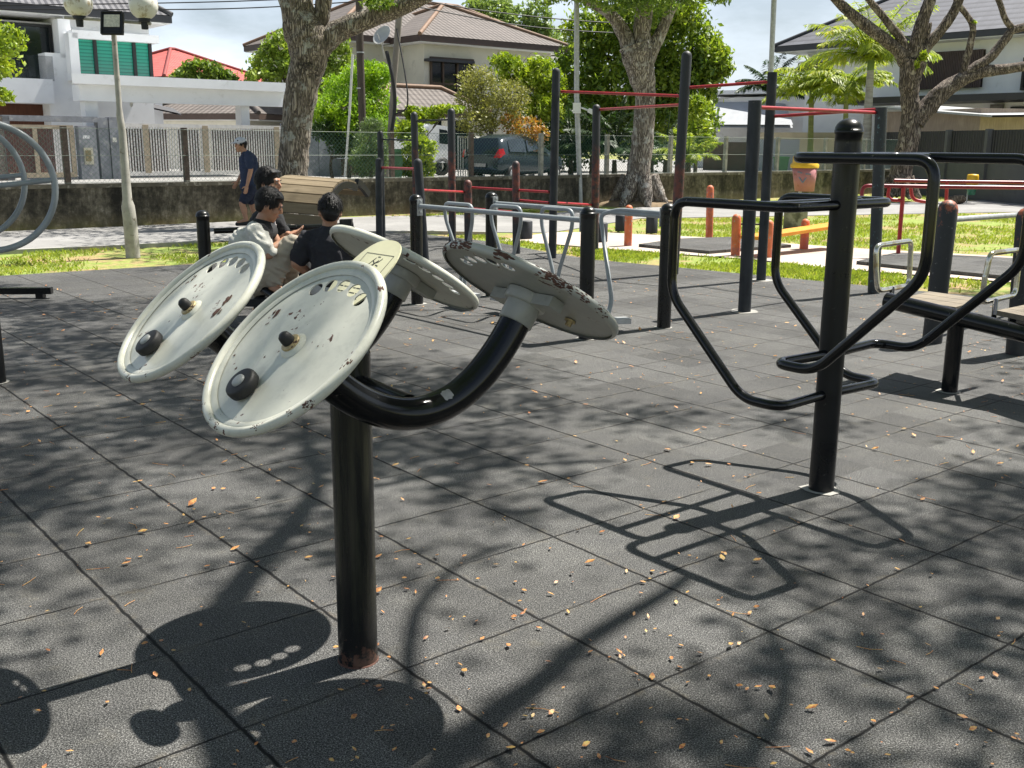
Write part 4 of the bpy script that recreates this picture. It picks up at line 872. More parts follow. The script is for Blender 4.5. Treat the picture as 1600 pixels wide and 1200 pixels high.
for t_ in (0.135, 0.5, 0.975): b.obox(p+V*L_*t_+U*0.02+Z*((zt+0.38)/2), V, U, Z, 0.10, 0.03, (zt-0.4)/2)
b.build('gate_stiles', M['gate_tan'], root)
root = thing('side_gate', 'small brown slatted pedestrian gate left of the letterbox', 'gate', gp(65, 275)*np.array([1, 1, 0]))
p, q = wp(15, 274, 5.0), wp(120, 274, 5.0); L_ = np.linalg.norm((q-p)[:2]); zt = wp(60, 198, 5.0)[2]; p[2] = 0; b = MB()
for k in range(30): b.obox(p+V*(L_*k/29)+Z*((zt+0.35)/2), V, U, Z, 0.03, 0.015, (zt-0.35)/2)
b.build('slats', M['gate_brown'], root); b = MB()
for k in range(20, 27): b.obox(p+V*(L_*(k+0.5)/29)+Z*((zt+0.35)/2)+U*0.01, V, U, Z, 0.03, 0.015, (zt-0.37)/2)
b.build('pale_slats', M['gate_white'], root); b = MB()
for t_ in (0.42, 0.97): b.obox(p+V*L_*t_+U*0.03+Z*((zt+0.3)/2), V, U, Z, 0.07, 0.03, (zt-0.3)/2)
b.obox(p+V*L_/2+U*0.03+Z*zt, V, U, Z, L_/2, 0.028, 0.06); b.obox(p+V*L_/2+U*0.03+Z*0.36, V, U, Z, L_/2, 0.028, 0.08); b.build('gate_frame', M['gate_tan'], root)
root = thing('panel_wall', 'blue grey cement boundary panel behind the big leaning tree', 'wall', wp(505, 275, 5.0)*np.array([1, 1, 0]))
for xa, xb in ((440, 496), (497.5, 531)): gslab('panel', xa, 193, xb, M['stone_grey'], 0.15, off=0.1 if xa < 450 else 0.14)
gslab('low_wall', 531, 222, 612, M['old_wall'], 0.15, off=0.0)
# ---------------------------- red roof house far behind
root = thing('red_roof_house', 'far house with a red tiled hip roof behind the carport', 'house', D(310, 223, 66)*np.array([1, 1, 0]))
a, c_ = D(258, 130, 62), D(436, 130, 70); z_ = 5.0
b = MB(); ww = nrm((c_-a)*np.array([1, 1, 0])); nn = np.array([ww[1], -ww[0], 0]); b.vbox(a-nn*.5, c_-nn*.5, nn, 8, ZG, z_); b.build('wall', pm('salmon render', (0.55, 0.22, 0.17), 0.1, 1, 0.8), root)
hip_roof(root, a, ww, -nn, np.linalg.norm((c_-a)[:2]), 9, z_+0.1, 2.0, M['roof_red'], M['gutter'], 0.2)
root = thing('brown_cottage', 'low brown roofed cream outbuilding right of the carport', 'house', D(415, 223, 52)*np.array([1, 1, 0]))
a, c_ = D(384, 190, 50), D(470, 190, 55); ww = nrm((c_-a)*np.array([1, 1, 0])); nn = np.array([ww[1], -ww[0], 0])
b = MB(); b.vbox(a, c_, nn, 5, ZG, 2.55); b.build('wall', M['wall_cream'], root); hip_roof(root, a+nn*0.6, ww, -nn, np.linalg.norm((c_-a)[:2]), 6.5, 2.75, 1.1, M['roof_brown'], pm('brown fascia', (0.07, 0.045, 0.035), 0.1, 3, 0.6), 0.3)
# ---------------------------- central cream house with brown roof
C0 = np.array([-4.28, 49.1, 0]); 
def cp(x, y, off): return PL(x, y, C0+U*off, U)
cp.n = U
root = thing('cream_house', 'cream two storey house with brown tiled hip roofs and a satellite dish', 'house', C0)
bf = bpy.data.materials['brown fascia']; WF = 9.2
b = MB(); b.vbox(C0+V*0.7-U*0.7, C0+V*(WF-.7)-U*0.7, U, 7.5, ZG, 6.05); b.build('wall', M['wall_cream'], root)
hip_roof(root, C0, V, -U, WF, 9.0, 6.25, 2.0, M['roof_brown'], bf, 0.0, 'roof', pm('ochre ridge tile', (0.19, 0.115, 0.07), 0.2, 3, 0.7))
b = MB(); B0 = np.array([-8.2, 49.1, 0]); b.vbox(B0+V*0.75-U*0.75, B0+V*12-U*0.75, U, 8.0, ZG, 6.05); b.build('wall', M['wall_cream'], root)
hip_roof(root, B0, V, -U, 15, 9.3, 6.30, 2.35, M['roof_brown'], bf, 0.0, 'roof', bpy.data.materials['ochre ridge tile'])
wn_ = window_px(674, 92, 739, 151, -0.62, (0.28, 0.62), root_=root, PLN=cp, horiz=(0.33,), fr=pm('brown window frame', (0.07, 0.045, 0.03), 0.1, 3, 0.5), fw=0.045)
b = MB(); p, q = cp(670, 95, -0.3), cp(742, 95, -0.3); b.vbox(p, q, U, 0.4, p[2], p[2]+0.12); b.build('window_hood', M['gutter'], wn_)
window_px(545, 95, 575, 130, -3.1, (0.5,), root_=root, PLN=cp)
p = cp(590, 155, 1.5); hip_roof(root, C0+U*2.0-V*3.6, V, -U, 6.2, 3.4, 2.85, 1.05, M['roof_brown'], bf, 0, 'porch_roof', bpy.data.materials['ochre ridge tile'])
for s0 in (-3.0, 0.2, 2.2): b = MB(); c_ = C0+U*1.7+V*s0; b.obox(c_+Z*1.4, V, U, Z, 0.14, 0.14, 1.2); b.build('porch_column', M['wall_cream'], root)
b = MB(); b.vbox(C0+U*-0.66-V*0.0+V*0.9, C0-U*0.66+V*3.2, U, 0.05, ZG, 2.5); b.build('front_door', M['glass_dark'], root)
c_ = D(599, 57, 47.5); dn = nrm((-0.55, -0.75, 0.55)); b = MB(); b.lathe([(0.0, 0.0), (0.2, 0.02), (0.38, 0.08), (0.46, 0.13), (0.47, 0.13), (0.38, 0.07), (0.2, 0.008), (0, -0.01)], c_, dn, 24); b.tube([c_-dn*0.02, c_-Z*0.5+dn*0.1, c_-Z*0.9-np.array([0, -0.4, 0])], 0.035, 8); b.tube([c_-Z*0.42+dn*0.1, c_+dn*0.45-Z*0.15], 0.02, 6); b.build('satellite_dish', pm('dish grey', (0.42, 0.42, 0.40), 0.1, 5, 0.5), root)
# ---------------------------- low white building and right hand house
root = thing('low_white_building', 'long low white building with a grey lean-to roof on the right', 'building', D(1180, 223, 62)*np.array([1, 1, 0]))
def px_slab(name, Y0, Y1, xa, ya, xb, yb, m, t=0.3, z0=None, zt=None):
    p, q = D(xa, ya, Y0), D(xb, yb, Y1); d_ = nrm((q-p)*np.array([1, 1, 0])); n_ = np.array([d_[1], -d_[0], 0]); b = MB(); b.vbox(p, q, n_, t, ZG if z0 is None else z0, zt or (p[2]+q[2])/2); return b.build(name, m, root)
px_slab('wall', 63, 58, 1085, 152, 1330, 150, M['wall_white'], 6); px_slab('parapet', 62.6, 57.6, 1085, 141, 1330, 138, M['wall_white'], 6.6, z0=4.3)
px_slab('dark_band', 62.5, 57.5, 1118, 153, 1160, 153, M['gutter'], 0.1, z0=D(1118, 156, 62.5)[2])
a, c_ = D(1100, 183, 60), D(1240, 183, 58); b = MB(); b.add([a+Z*.9+np.array([0, 2.2, 0]), c_+Z*.9+np.array([0, 2.2, 0]), c_-Z*.4, a-Z*.4], [(0, 1, 2, 3)]); b.add([a+Z*.84+np.array([0, 2.2, 0]), c_+Z*.84+np.array([0, 2.2, 0]), c_-Z*.56, a-Z*.56], [(0, 1, 2, 3)]); b.build('lean_to_roof', pm('pale grey sheet roof', (0.42, 0.44, 0.46), 0.1, 2, 0.5), root)
px_slab('brown_doors', 55, 54, 1100, 222, 1190, 222, M['gate_brown'], 0.2); px_slab('grey_wall', 54, 52, 1188, 214, 1250, 214, M['wall_grey'], 0.2); px_slab('beige_band', 52, 50, 1185, 207, 1315, 207, pm('beige render', (0.55, 0.47, 0.34), 0.1, 2, 0.8), 0.3, z0=1.75); px_slab('beige_wall', 50.5, 48.5, 1250, 216, 1330, 216, bpy.data.materials['beige render'], 0.2)
R0 = D(1209, 78, 55); R0[2] = 0
def rp(x, y, off): return PL(x, y, R0-V*off, -V)
rp.n = -V
root = thing('grey_roof_house', 'large white house with charcoal hip roof and brown slatted screen at right', 'house', R0)
hip_roof(root, R0, U, V, 34, 17, 6.35, 4.9, M['roof_dark'], M['gutter'], 0.0)
b = MB(); b.vbox(R0+U*1.2+V*1.2, R0+U*32+V*1.2, -V, 13, ZG, 6.1); b.build('wall', M['wall_white'], root)
def rslab(name, xa, ya, xb, yb, off, m, t=0.2, z0=None):
    p, q = rp(xa, yb, off), rp(xb, ya, off); pt = rp(xa, ya, off); b = MB(); b.vbox(p, q, -V, t, p[2] if z0 is None else z0, (pt[2]+q[2])/2); return b.build(name, m, root)
t = NT('brown slat screen'); v = t.coord(rz=-TH); sx = t.n('ShaderNodeSeparateXYZ'); t.l(v, sx.inputs[0]); fx = t.math('FRACT', t.math('MULTIPLY', sx.outputs['X'], 6.0)); t.out(t.mix(t.step(fx, 0.55, 0.7), (0.075, 0.05, 0.045), (0.02, 0.014, 0.013)), 0.6, t.bump(fx, 0.5, 0.05)); M['screen'] = t.m
p, q = rp(1426, 138, -0.95), rp(1537, 80, -0.95); za, zb = (rp(1426, 140, -.95)[2]), rp(1426, 84, -.95)[2]; b = MB(); L_ = np.linalg.norm((q-p)[:2]); n_ = 40
for k in range(n_): b.obox(np.array([p[0], p[1], (za+zb)/2])+U*(L_*(k+0.5)/n_), U, V, Z, L_/n_*0.32, 0.05, (zb-za)/2)
sc_ = b.build('slat_screen', pm('brown screen slat', (0.085, 0.058, 0.052), 0.15, 3, 0.6), root); b = MB(); b.vbox(p+V*0.15, q+V*0.15, -V, 0.04, za, zb); b.build('screen_backing', pm('screen backing', (0.03, 0.022, 0.02), 0.1, 3, 0.7), sc_)
rslab('dark_opening', 1246, 97, 1300, 112, -1.1, M['screen'], 0.1)
rslab('ledge', 1240, 92, 1400, 97, -0.3, M['wall_white'], 1.0)
p, q = rp(1310, 150, 1.6), rp(1760, 150, 1.6); b = MB(); b.vbox(p, q, -V, 3.4, 3.35, 3.62); b.build('canopy', M['gutter'], root)
window_px(1577, 168, 1640, 206, -1.1, (0.5,), root_=root, PLN=rp); rslab('stone_panel', 1540, 163, 1566, 230, -0.9, pm('grey stone cladding', (0.17, 0.165, 0.16), 0.4, 5, 0.8, 0.3, 20), 0.2, ZG); window_px(1596, 90, 1660, 138, -1.1, (0.5,), root_=root, PLN=rp)
root = thing('timber_shed', 'weathered plywood lean-to shed in front of the right hand house', 'shed', D(1465, 223, 40)*np.array([1, 1, 0]))
M['ply'] = woodmat('weathered plywood', (0.33, 0.26, 0.20), (0.46, 0.37, 0.28), axis='Z')
a, c_ = D(1385, 175, 41.5), D(1532, 184, 36.5); d_ = nrm((c_-a)*np.array([1, 1, 0])); n_ = np.array([d_[1], -d_[0], 0]); n_ = -n_ if n_[1] > 0 else n_
b = MB(); b.vbox(a, c_, n_, 2.4, ZG, a[2]); b.build('wall', M['ply'], root)
a2, c2 = D(1372, 166, 41.3), D(1562, 180, 35.4); b = MB(); b.add([a2+n_*0.3, c2+n_*0.3, c2-n_*2.6+Z*.07, a2-n_*2.6+Z*.07], [(0, 1, 2, 3)]); b.add([a2+n_*0.3-Z*.07, c2+n_*0.3-Z*.07, c2-n_*2.6, a2-n_*2.6], [(0, 1, 2, 3)]); b.add([a2+n_*0.3, c2+n_*0.3, c2+n_*0.3-Z*.07, a2+n_*0.3-Z*.07], [(0, 1, 2, 3)]); b.build('roof', M['galv'], root)
a, c_ = D(1370, 292, 36.0), D(1760, 291, 24.0); d_ = nrm((c_-a)*np.array([1, 1, 0])); n_ = np.array([d_[1], -d_[0], 0]); n_ = -n_ if n_[1] > 0 else n_; L_ = np.linalg.norm((c_-a)[:2])
root = thing('slatted_fence', 'charcoal boundary wall topped with dark vertical slats on the right', 'fence', (a+c_)/2*np.array([1, 1, 0]))
M['char'] = pm('charcoal render', (0.10, 0.104, 0.112), 0.12, 2, 0.75, patches=[((0.09, 0.092, 0.098), 3, 0.56, 0.7)]); A0 = np.array([a[0], a[1], 0])
zw, zs, z3 = 0.42, 1.10, 1.92
b = MB(); b.vbox(A0, A0+d_*L_, n_, 0.25, -0.1, zw); b.vbox(A0-n_*0.06, A0+d_*L_-n_*0.06, n_, 0.15, zw, zs); b.build('wall', M['char'], root)
b = MB(); b.vbox(A0+n_*0.03, A0+d_*L_+n_*0.03, n_, 0.2, zw-0.005, zw+0.025); b.build('coping', M['wall_white'], root)
b = MB(); n = int(L_/0.13)
for k in range(n): b.obox(A0+d_*(L_*k/n)-n_*0.14+Z*(zs+z3)/2, d_, n_, Z, 0.036, 0.02, (z3-zs)/2)
b.build('slats', M['frame_dark'], root)
for k in range(int(L_/2.1)): b = MB(); b.obox(A0+d_*(2.1*k)-n_*0.06+Z*(zw+z3)/2, d_, n_, Z, 0.07, 0.085, (z3-zw)/2+0.03); b.build('fence_post', M['char'], root)
# ================================================================== CAR, TRUCK, BINS, GATE
g = G(782, 286, 0.2); _a = math.radians(39.25+13); fwd = np.array([math.cos(_a), math.sin(_a), 0]); side = np.array([fwd[1], -fwd[0], 0])
root = thing('parked_car', 'dark teal black hatchback parked behind the chain link fence', 'car', g)
# stations along the car: x from rear 0 to nose L; (z_low, z_belt, z_roof, half width low, half width roof)
S_ = [(0.0, .42, .80, .86, .72, .60), (0.06, .30, .86, 1.02, .79, .62), (0.22, .24, .95, 1.34, .82, .60), (0.45, .22, .97, 1.47, .83, .58), (0.9, .20, .97, 1.53, .83, .585), (1.5, .20, .95, 1.54, .83, .585), (2.05, .20, .93, 1.50, .83, .58), (2.5, .20, .92, 1.33, .83, .58), (2.95, .21, .91, 1.06, .82, .62), (3.15, .22, .89, .96, .81, .70), (3.55, .25, .82, .84, .78, .66), (3.75, .30, .70, .72, .68, .58), (3.84, .40, .55, .57, .52, .45)]
o0 = g+side*-0.0
def cpnt(x, y, z): return o0+fwd*x+side*(y-0.83)+Z*z
b = MB(); rings = []
for (x, zl, zb_, zr_, hw, hr) in S_:
    rings.append([cpnt(x, -hw*0.96, zl), cpnt(x, -hw, zl+(zb_-zl)*.45), cpnt(x, -hw*.97, zb_), cpnt(x, -hr, zr_), cpnt(x, -hr*.5, zr_+.03), cpnt(x, hr*.5, zr_+.03), cpnt(x, hr, zr_), cpnt(x, hw*.97, zb_), cpnt(x, hw, zl+(zb_-zl)*.45), cpnt(x, hw*.96, zl)])
vs = [p for r_ in rings for p in r_]; k = 10; fs = [(i*k+j, i*k+(j+1) % k, (i+1)*k+(j+1) % k, (i+1)*k+j) for i in range(len(rings)-1) for j in range(k)]+[tuple(range(k)), tuple(range(len(vs)-k, len(vs)))]
b.add(vs, fs, True)
body = b.build('body', pm('dark metallic car paint', (0.034, 0.050, 0.062), 0.1, 1, 0.12, metal=0.3), root)
sub = body.modifiers.new('sub', 'SUBSURF'); sub.levels = 2; sub.render_levels = 2
M['car_glass'] = pm('car window glass', (0.02, 0.03, 0.035), 0.1, 1, 0.04, spec=0.8)
b = MB()
for sd in (1, -1):
    for (xa, xb, ra, rb) in ((0.52, 1.42, 1.40, 1.46), (1.50, 2.80, 1.45, 1.12)):
        b.add([cpnt(xa, sd*.815, 1.0), cpnt(xb, sd*.815, .98), cpnt(xb-(0.22 if xb > 2 else 0), sd*(.645 if xb < 2 else .67), rb-(.02 if xb < 2 else 0.0)), cpnt(xa+.08, sd*.63, ra-.03)], [(0, 1, 2, 3)])
b.add([cpnt(0.07, -.66, 1.03), cpnt(0.07, .66, 1.03), cpnt(0.26, .53, 1.43), cpnt(0.26, -.53, 1.43)], [(0, 1, 2, 3)]); b.build('windows', M['car_glass'], root)
b = MB()
for sd in (1,): 
    b.add([cpnt(-.02, sd*.55, .80), cpnt(.02, sd*.80, .80), cpnt(.22, sd*.855, .92), cpnt(.20, sd*.80, 1.10), cpnt(.06, sd*.70, 1.08)], [(0, 1, 2, 3, 4)])
b.build('tail_light', pm('red lamp lens', (0.5, 0.015, 0.02), 0.1, 5, 0.2), root)
b = MB(); b.add([cpnt(-.02, -.72, .80), cpnt(.0, -.82, .80), cpnt(.1, -.84, 1.05), cpnt(.05, -.72, 1.06)], [(0, 1, 2, 3)]); b.build('tail_light', bpy.data.materials['red lamp lens'], root)
b = MB(); b.obox(cpnt(-0.045, 0, .56), side, fwd, Z, 0.24, 0.008, 0.055); b.build('number_plate', pm('dark plate with pale figures', (0.30, 0.30, 0.30), 0.7, 45, 0.5), root)
for xw in (0.66, 3.10):
    for sd in (1, -1):
        c_ = cpnt(xw, sd*.76, 0.27); b = MB(); b.lathe([(0.17, -.09), (0.27, -.09), (0.285, -.06), (0.285, .06), (0.27, .085), (0.18, .09)], c_, side*sd, 28); w_ = b.build('wheel', M['rubber'], root)
        b = MB(); b.lathe([(0.185, .07), (0.175, .092), (0.05, .075), (0, .08)], c_, side*sd, 20); b.build('rim', M['galv'], w_)
root = thing('white_truck', 'white truck cab half hidden behind the creeper and gate', 'truck', D(690, 272, 42)*np.array([1, 1, 0])+Z*.2)
c_ = D(690, 272, 42); c_[2] = .2; b = MB(); b.prism([c_+V*x+Z*z-U*0 for x, z in ((-0.6, .5), (0.55, .5), (0.6, 1.0), (0.35, 1.9), (-0.6, 2.0))], -U*1.7); b.build('cab', M['wall_white'], root)
b = MB(); b.add([c_+V*x+Z*z+U*0.01 for x, z in ((-0.1, 1.25), (0.42, 1.2), (0.28, 1.75), (-0.1, 1.8))], [(0, 1, 2, 3)]); b.build('window', M['car_glass'], root)
b = MB(); b.obox(c_-V*2.2+Z*1.25-U*.85, V, U, Z, 1.55, 0.85, 0.6); b.build('cargo_box', M['wall_white'], root)
for x in (0.05, -2.6): b = MB(); b.lathe([(0.2, -.1), (.36, -.1), (.36, .1), (.2, .1)], c_+V*x+Z*.36-U*.1, U, 20); b.build('wheel', M['rubber'], root)
root = thing('bar_gate', 'white vertical bar gate standing open beside the parked car', 'gate', D(735, 275, 38)*np.array([1, 1, 0])); a, c_ = D(716, 275, 36.5), D(757, 275, 41); d_ = nrm((c_-a)*np.array([1, 1, 0])); L_ = np.linalg.norm((c_-a)[:2]); b = MB()
for k in range(13): b.box(np.array([a[0], a[1], 0])+d_*L_*k/12+Z*.95, (.02, .02, .75))
for z_ in (.25, 1.68): b.obox(np.array([a[0], a[1], z_])+d_*L_/2, d_, np.array([d_[1], -d_[0], 0]), Z, L_/2, .025, .03)
b.build('bars', pm('white gate bars', (0.68, 0.68, 0.62), 0.1, 6, 0.5), root)
def wheelie(x, y, Y, s, lb):
    c_ = D(x, y, Y); c_[2] = 0.2; root = thing('wheelie_bin', lb, 'bin', c_, 'green wheelie bins'); d_ = nrm((1, 0.25, 0)); n_ = np.array([d_[1], -d_[0], 0])
    b = MB(); vs = []
    for z_, hx, hy in ((0.06, .22, .24), (.92, .28, .30)):
        vs += [c_+d_*sx_*hx*s+n_*sy_*hy*s+Z*z_*s for sx_, sy_ in ((-1, -1), (1, -1), (1, 1), (-1, 1))]
    b.add(vs, [(0, 1, 5, 4), (1, 2, 6, 5), (2, 3, 7, 6), (3, 0, 4, 7), (3, 2, 1, 0), (4, 5, 6, 7)]); b.build('body', pm('green bin plastic', (0.05, 0.15, 0.065), 0.15, 3, 0.5), root)
    b = MB(); b.obox(c_+Z*.96*s, d_, n_, Z, .31*s, .34*s, .035*s); b.obox(c_+Z*1.0*s, d_, n_, Z, .25*s, .27*s, .02*s); b.build('lid', pm('green bin lid', (0.07, 0.20, 0.085), 0.15, 3, 0.5), root)
    b = MB(); [b.lathe([(0, -.04*s), (.09*s, -.04*s), (.09*s, .04*s), (0, .04*s)], c_+d_*sg*.2*s-n_*.2*s+Z*.09*s, d_, 14) for sg in (1, -1)]; b.build('wheels', M['rubber'], root)
wheelie(614, 280, 33, 1.05, 'green wheelie bin between the leaning pole and the creeper'); wheelie(1220, 262, 44, 0.8, 'small green wheelie bin by the grey wall on the right')
# ================================================================== VEGETATION
def leaf_mesh(name, P, size, m, parent=None, aspect=2.2, up=0.5, curl=0.25, extra=None, droop=None, **kw):
    """many small leaf shaped faces at points P (n,3)"""
    n = len(P); d = rnd.normal(size=(n, 3)); d[:, 2] -= 0.25
    if droop is not None: d = d*0.6+droop
    d /= np.linalg.norm(d, axis=1)[:, None]; w = rnd.normal(size=(n, 3)); w[:, 2] *= (1-up); w -= d*np.sum(w*d, 1)[:, None]; w /= np.linalg.norm(w, axis=1)[:, None]+1e-9
    nn = np.cross(d, w); s = size*rnd.uniform(0.6, 1.35, n)[:, None]; h = s/2; b_ = h/aspect
    A = P-d*h; B = P+w*b_-nn*b_*curl; C = P+d*h-nn*h*curl; E_ = P-w*b_-nn*b_*curl
    vs = np.stack([A, B, C, E_], 1).reshape(-1, 3)
    if parent is not None:
        q = parent
        while q is not None: vs = vs-np.array(q.matrix_basis.translation); q = q.parent
    me = bpy.data.meshes.new(name); me.vertices.add(4*n); me.loops.add(4*n); me.polygons.add(n)
    me.vertices.foreach_set('co', vs.astype(np.float32).ravel()); me.loops.foreach_set('vertex_index', np.arange(4*n, dtype=np.int32))
    me.polygons.foreach_set('loop_start', np.arange(0, 4*n, 4, dtype=np.int32)); me.polygons.foreach_set('loop_total', np.full(n, 4, np.int32)); me.update(calc_edges=True); me.materials.append(m)
    o = bpy.data.objects.new(name, me); COL.objects.link(o)
    if parent is not None: o.parent = parent
    for k, q in kw.items(): o[k] = q
    return o
def blob_pts(blobs, n, gap=0.5, gs=0.9, shell=0.5, clump=0.0):
    out = []; vol = np.array([b_[1][0]*b_[1][1]*b_[1][2] for b_ in blobs])**0.72; vol /= vol.sum(); off = rnd.uniform(0, 50, 3)
    for (c, r), k in zip(blobs, vol):
        need = int(n*k); got = 0; mean_r = (r[0]*r[1]*r[2])**(1/3); sc = 1.0/(gs*mean_r)
        while got < need:
            d = rnd.normal(size=(400, 3)); d /= np.linalg.norm(d, axis=1)[:, None]; rr = (shell+(1-shell)*rnd.uniform(0, 1, 400)**0.7)*(1+0.16*rnd.normal(size=400)*0.7)
            p = d*rr[:, None]*np.array(r)+np.array(c); 
            keep = [q for q in p if mnoise.noise(Vector(q*sc*1.6+off))*0.6+mnoise.noise(Vector(q*sc*4.1+off))*0.4 > (gap-0.5)*0.8+rnd.normal()*0.05]
            out += keep; got += max(1, len(keep))
    return np.array(out)
def tree(name, lab, cat, Y, base, trunk, blobs, n, size, lm, bm_, r=0.12, group=None, gap=0.5, aspect=2.0, up=0.4, limbs=True, dy=0.8, part='crown', zg=0.2, shell=0.45, gs=0.9, deep=1.0):
    s_ = Y/F; g = D(base[0], base[1], Y); g[2] = zg; root = thing(name, lab, cat, g, group)
    B_ = [(D(x, y, Y+ (rnd.uniform(-1, 1)*dy)), (rx*s_, ry_*s_*1.0 if False else rx*s_*0.9*deep, ry_*s_)) for (x, y, rx, ry_) in blobs]
    b = MB(); top = D(trunk[0], trunk[1], Y); pts = smooth_path([g-Z*0.05, g+(top-g)*0.5+np.array([rnd.uniform(-.1, .1), 0, 0]), top], 5); b.tube(pts, lerp_list([r*1.25, r, r*0.6], len(pts)), 10, wob=0.12)
    if limbs:
        for c, rr in B_:
            q = pts[-1] if rnd.uniform() < 0.5 else pts[len(pts)*2//3]; b.tube(smooth_path([q, (q+c)/2+rnd.normal(size=3)*rr[0]*0.15, c+rnd.normal(size=3)*rr[0]*0.2], 4), lerp_list([r*0.5, r*0.28, r*0.08], 9), 6)
            for _ in range(4): 
                e = c+rnd.normal(size=3)*np.array(rr)*0.5; b.tube([(q+c)/2, (c+e)/2+rnd.normal(size=3)*0.05, e], [r*0.2, r*0.12, r*0.03], 5)
    b.build('trunk', bm_, root); leaf_mesh(part, blob_pts(B_, n, gap, gs, shell), size, lm, root, aspect, up); return root
M['bark_grey'] = barkmat('grey fissured bark', (0.045, 0.038, 0.03), (0.20, 0.165, 0.13), (0.38, 0.33, 0.27), (0.42, 0.42, 0.38))
M['bark_pale'] = barkmat('pale flaking bark', (0.06, 0.048, 0.038), (0.24, 0.20, 0.165), (0.46, 0.41, 0.35), (0.50, 0.48, 0.44))
M['bark_dark'] = barkmat('thin brown bark', (0.03, 0.022, 0.016), (0.10, 0.075, 0.05), (0.18, 0.14, 0.1))
LG = leafmat('mid green leaves', [(0.03, 0.065, 0.012), (0.09, 0.16, 0.022), (0.20, 0.29, 0.035), (0.38, 0.42, 0.06)])
LY = leafmat('yellow green leaves', [(0.05, 0.10, 0.012), (0.18, 0.27, 0.02), (0.34, 0.42, 0.03), (0.50, 0.50, 0.06)])
LB = leafmat('bright bamboo leaves', [(0.05, 0.13, 0.01), (0.15, 0.29, 0.012), (0.28, 0.44, 0.015), (0.42, 0.54, 0.03)])
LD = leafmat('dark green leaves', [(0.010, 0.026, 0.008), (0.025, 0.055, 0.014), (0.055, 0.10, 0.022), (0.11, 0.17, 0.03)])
LO = leafmat('olive brown leaves', [(0.07, 0.08, 0.025), (0.18, 0.19, 0.06), (0.32, 0.31, 0.09), (0.44, 0.43, 0.11)])
LR = leafmat('orange flower heads', [(0.12, 0.13, 0.03), (0.28, 0.20, 0.04), (0.46, 0.17, 0.02), (0.34, 0.30, 0.06)])
LC = leafmat('grey green needles', [(0.03, 0.06, 0.025), (0.08, 0.13, 0.05), (0.16, 0.23, 0.08), (0.26, 0.32, 0.12)])
LP = leafmat('palm leaves', [(0.07, 0.13, 0.015), (0.20, 0.28, 0.03), (0.36, 0.42, 0.04), (0.55, 0.46, 0.05)], .7, .45)
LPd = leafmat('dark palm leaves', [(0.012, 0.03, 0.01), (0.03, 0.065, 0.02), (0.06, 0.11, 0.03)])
bd_ = M['bark_dark']
tree('roadside_tree', 'yellow green tree leaning in at the left edge before the white house', 'tree', 24, (-95, 290), (-60, 120), [(0, 62, 34, 26), (-14, 100, 44, 24), (8, 70, 26, 20), (-4, 150, 24, 12), (-70, 80, 70, 60)], 5200, 0.13, LY, bd_, .12, gap=.55)
tree('mango_tree', 'round mango tree in front of the red tiled roof', 'tree', 56, (318, 262), (316, 150), [(316, 114, 32, 19), (288, 122, 22, 12), (346, 122, 24, 13), (310, 182, 40, 14), (340, 186, 30, 12), (300, 127, 40, 10)], 8500, 0.30, LG, bd_, .2, aspect=2.6, gap=.42)
tree('garden_tree', 'light green garden tree behind the big leaning trunk', 'tree', 46, (470, 262), (470, 160), [(438, 72, 26, 22), (424, 98, 34, 22), (408, 120, 28, 14), (520, 92, 34, 26), (505, 128, 40, 28), (530, 70, 18, 16), (470, 110, 40, 30)], 9000, 0.20, LG if False else leafmat('light garden leaves', [(0.05, 0.10, 0.02), (0.15, 0.24, 0.03), (0.28, 0.37, 0.05), (0.42, 0.46, 0.09)]), bd_, .18, gap=.52)
tree('bamboo_clump', 'bright feathery bamboo clump behind the dark utility pole', 'bamboo', 37, (545, 268), (548, 200), [(572, 112, 36, 18), (592, 118, 20, 16), (548, 138, 44, 24), (540, 168, 52, 26), (584, 162, 34, 34), (514, 186, 30, 22), (560, 200, 60, 26)], 17000, 0.155, LB, bd_, .06, aspect=3.6, up=.2, gap=.40, gs=.6)
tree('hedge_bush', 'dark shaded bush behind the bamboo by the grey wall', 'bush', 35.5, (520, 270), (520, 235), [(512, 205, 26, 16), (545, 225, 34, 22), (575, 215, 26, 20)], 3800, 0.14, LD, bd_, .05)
tree('conifer_shrub', 'grey green feathery conifer shrub beside the leaning pole', 'shrub', 31.5, (578, 282), (578, 215), [(582, 198, 18, 14), (575, 222, 24, 20), (572, 252, 26, 26), (592, 238, 20, 30)], 9000, 0.10, LC, bd_, .05, aspect=5, up=.1, gap=.42, gs=.5)
tree('creeper_bush', 'yellow green creeper bush beside the green wheelie bin', 'bush', 33.5, (650, 282), (655, 205), [(645, 178, 14, 12), (668, 180, 26, 12), (700, 170, 26, 6), (640, 205, 26, 16), (655, 232, 26, 18), (660, 262, 20, 20), (640, 262, 16, 16)], 4300, 0.15, LY, bd_, .05, aspect=1.8, gap=.48, gs=.6)
tree('olive_bush', 'tall olive brown bush with fine twigs in front of the cream house', 'bush', 37.5, (770, 270), (765, 190), [(745, 120, 30, 18), (760, 145, 46, 26), (735, 155, 26, 24), (780, 175, 44, 28), (745, 190, 36, 22), (800, 150, 30, 26)], 8500, 0.10, LO, bd_, .07, gap=.52, gs=.5)
tree('flowering_bush', 'orange flowering bush above the parked car', 'bush', 36.8, (815, 268), (815, 210), [(800, 190, 20, 18), (825, 198, 24, 16), (845, 208, 16, 12), (812, 212, 26, 12)], 1300, 0.12, LR, bd_, .05, gap=.5, gs=.5)
tree('yellow_shrub', 'yellow green leafy tree left of the tall bar post, over the car', 'tree', 41, (830, 268), (830, 170), [(800, 112, 34, 22), (838, 118, 36, 28), (860, 140, 26, 30), (785, 95, 20, 12), (850, 170, 30, 24)], 7000, 0.21, LY, bd_, .1, aspect=2.6, gap=.46)
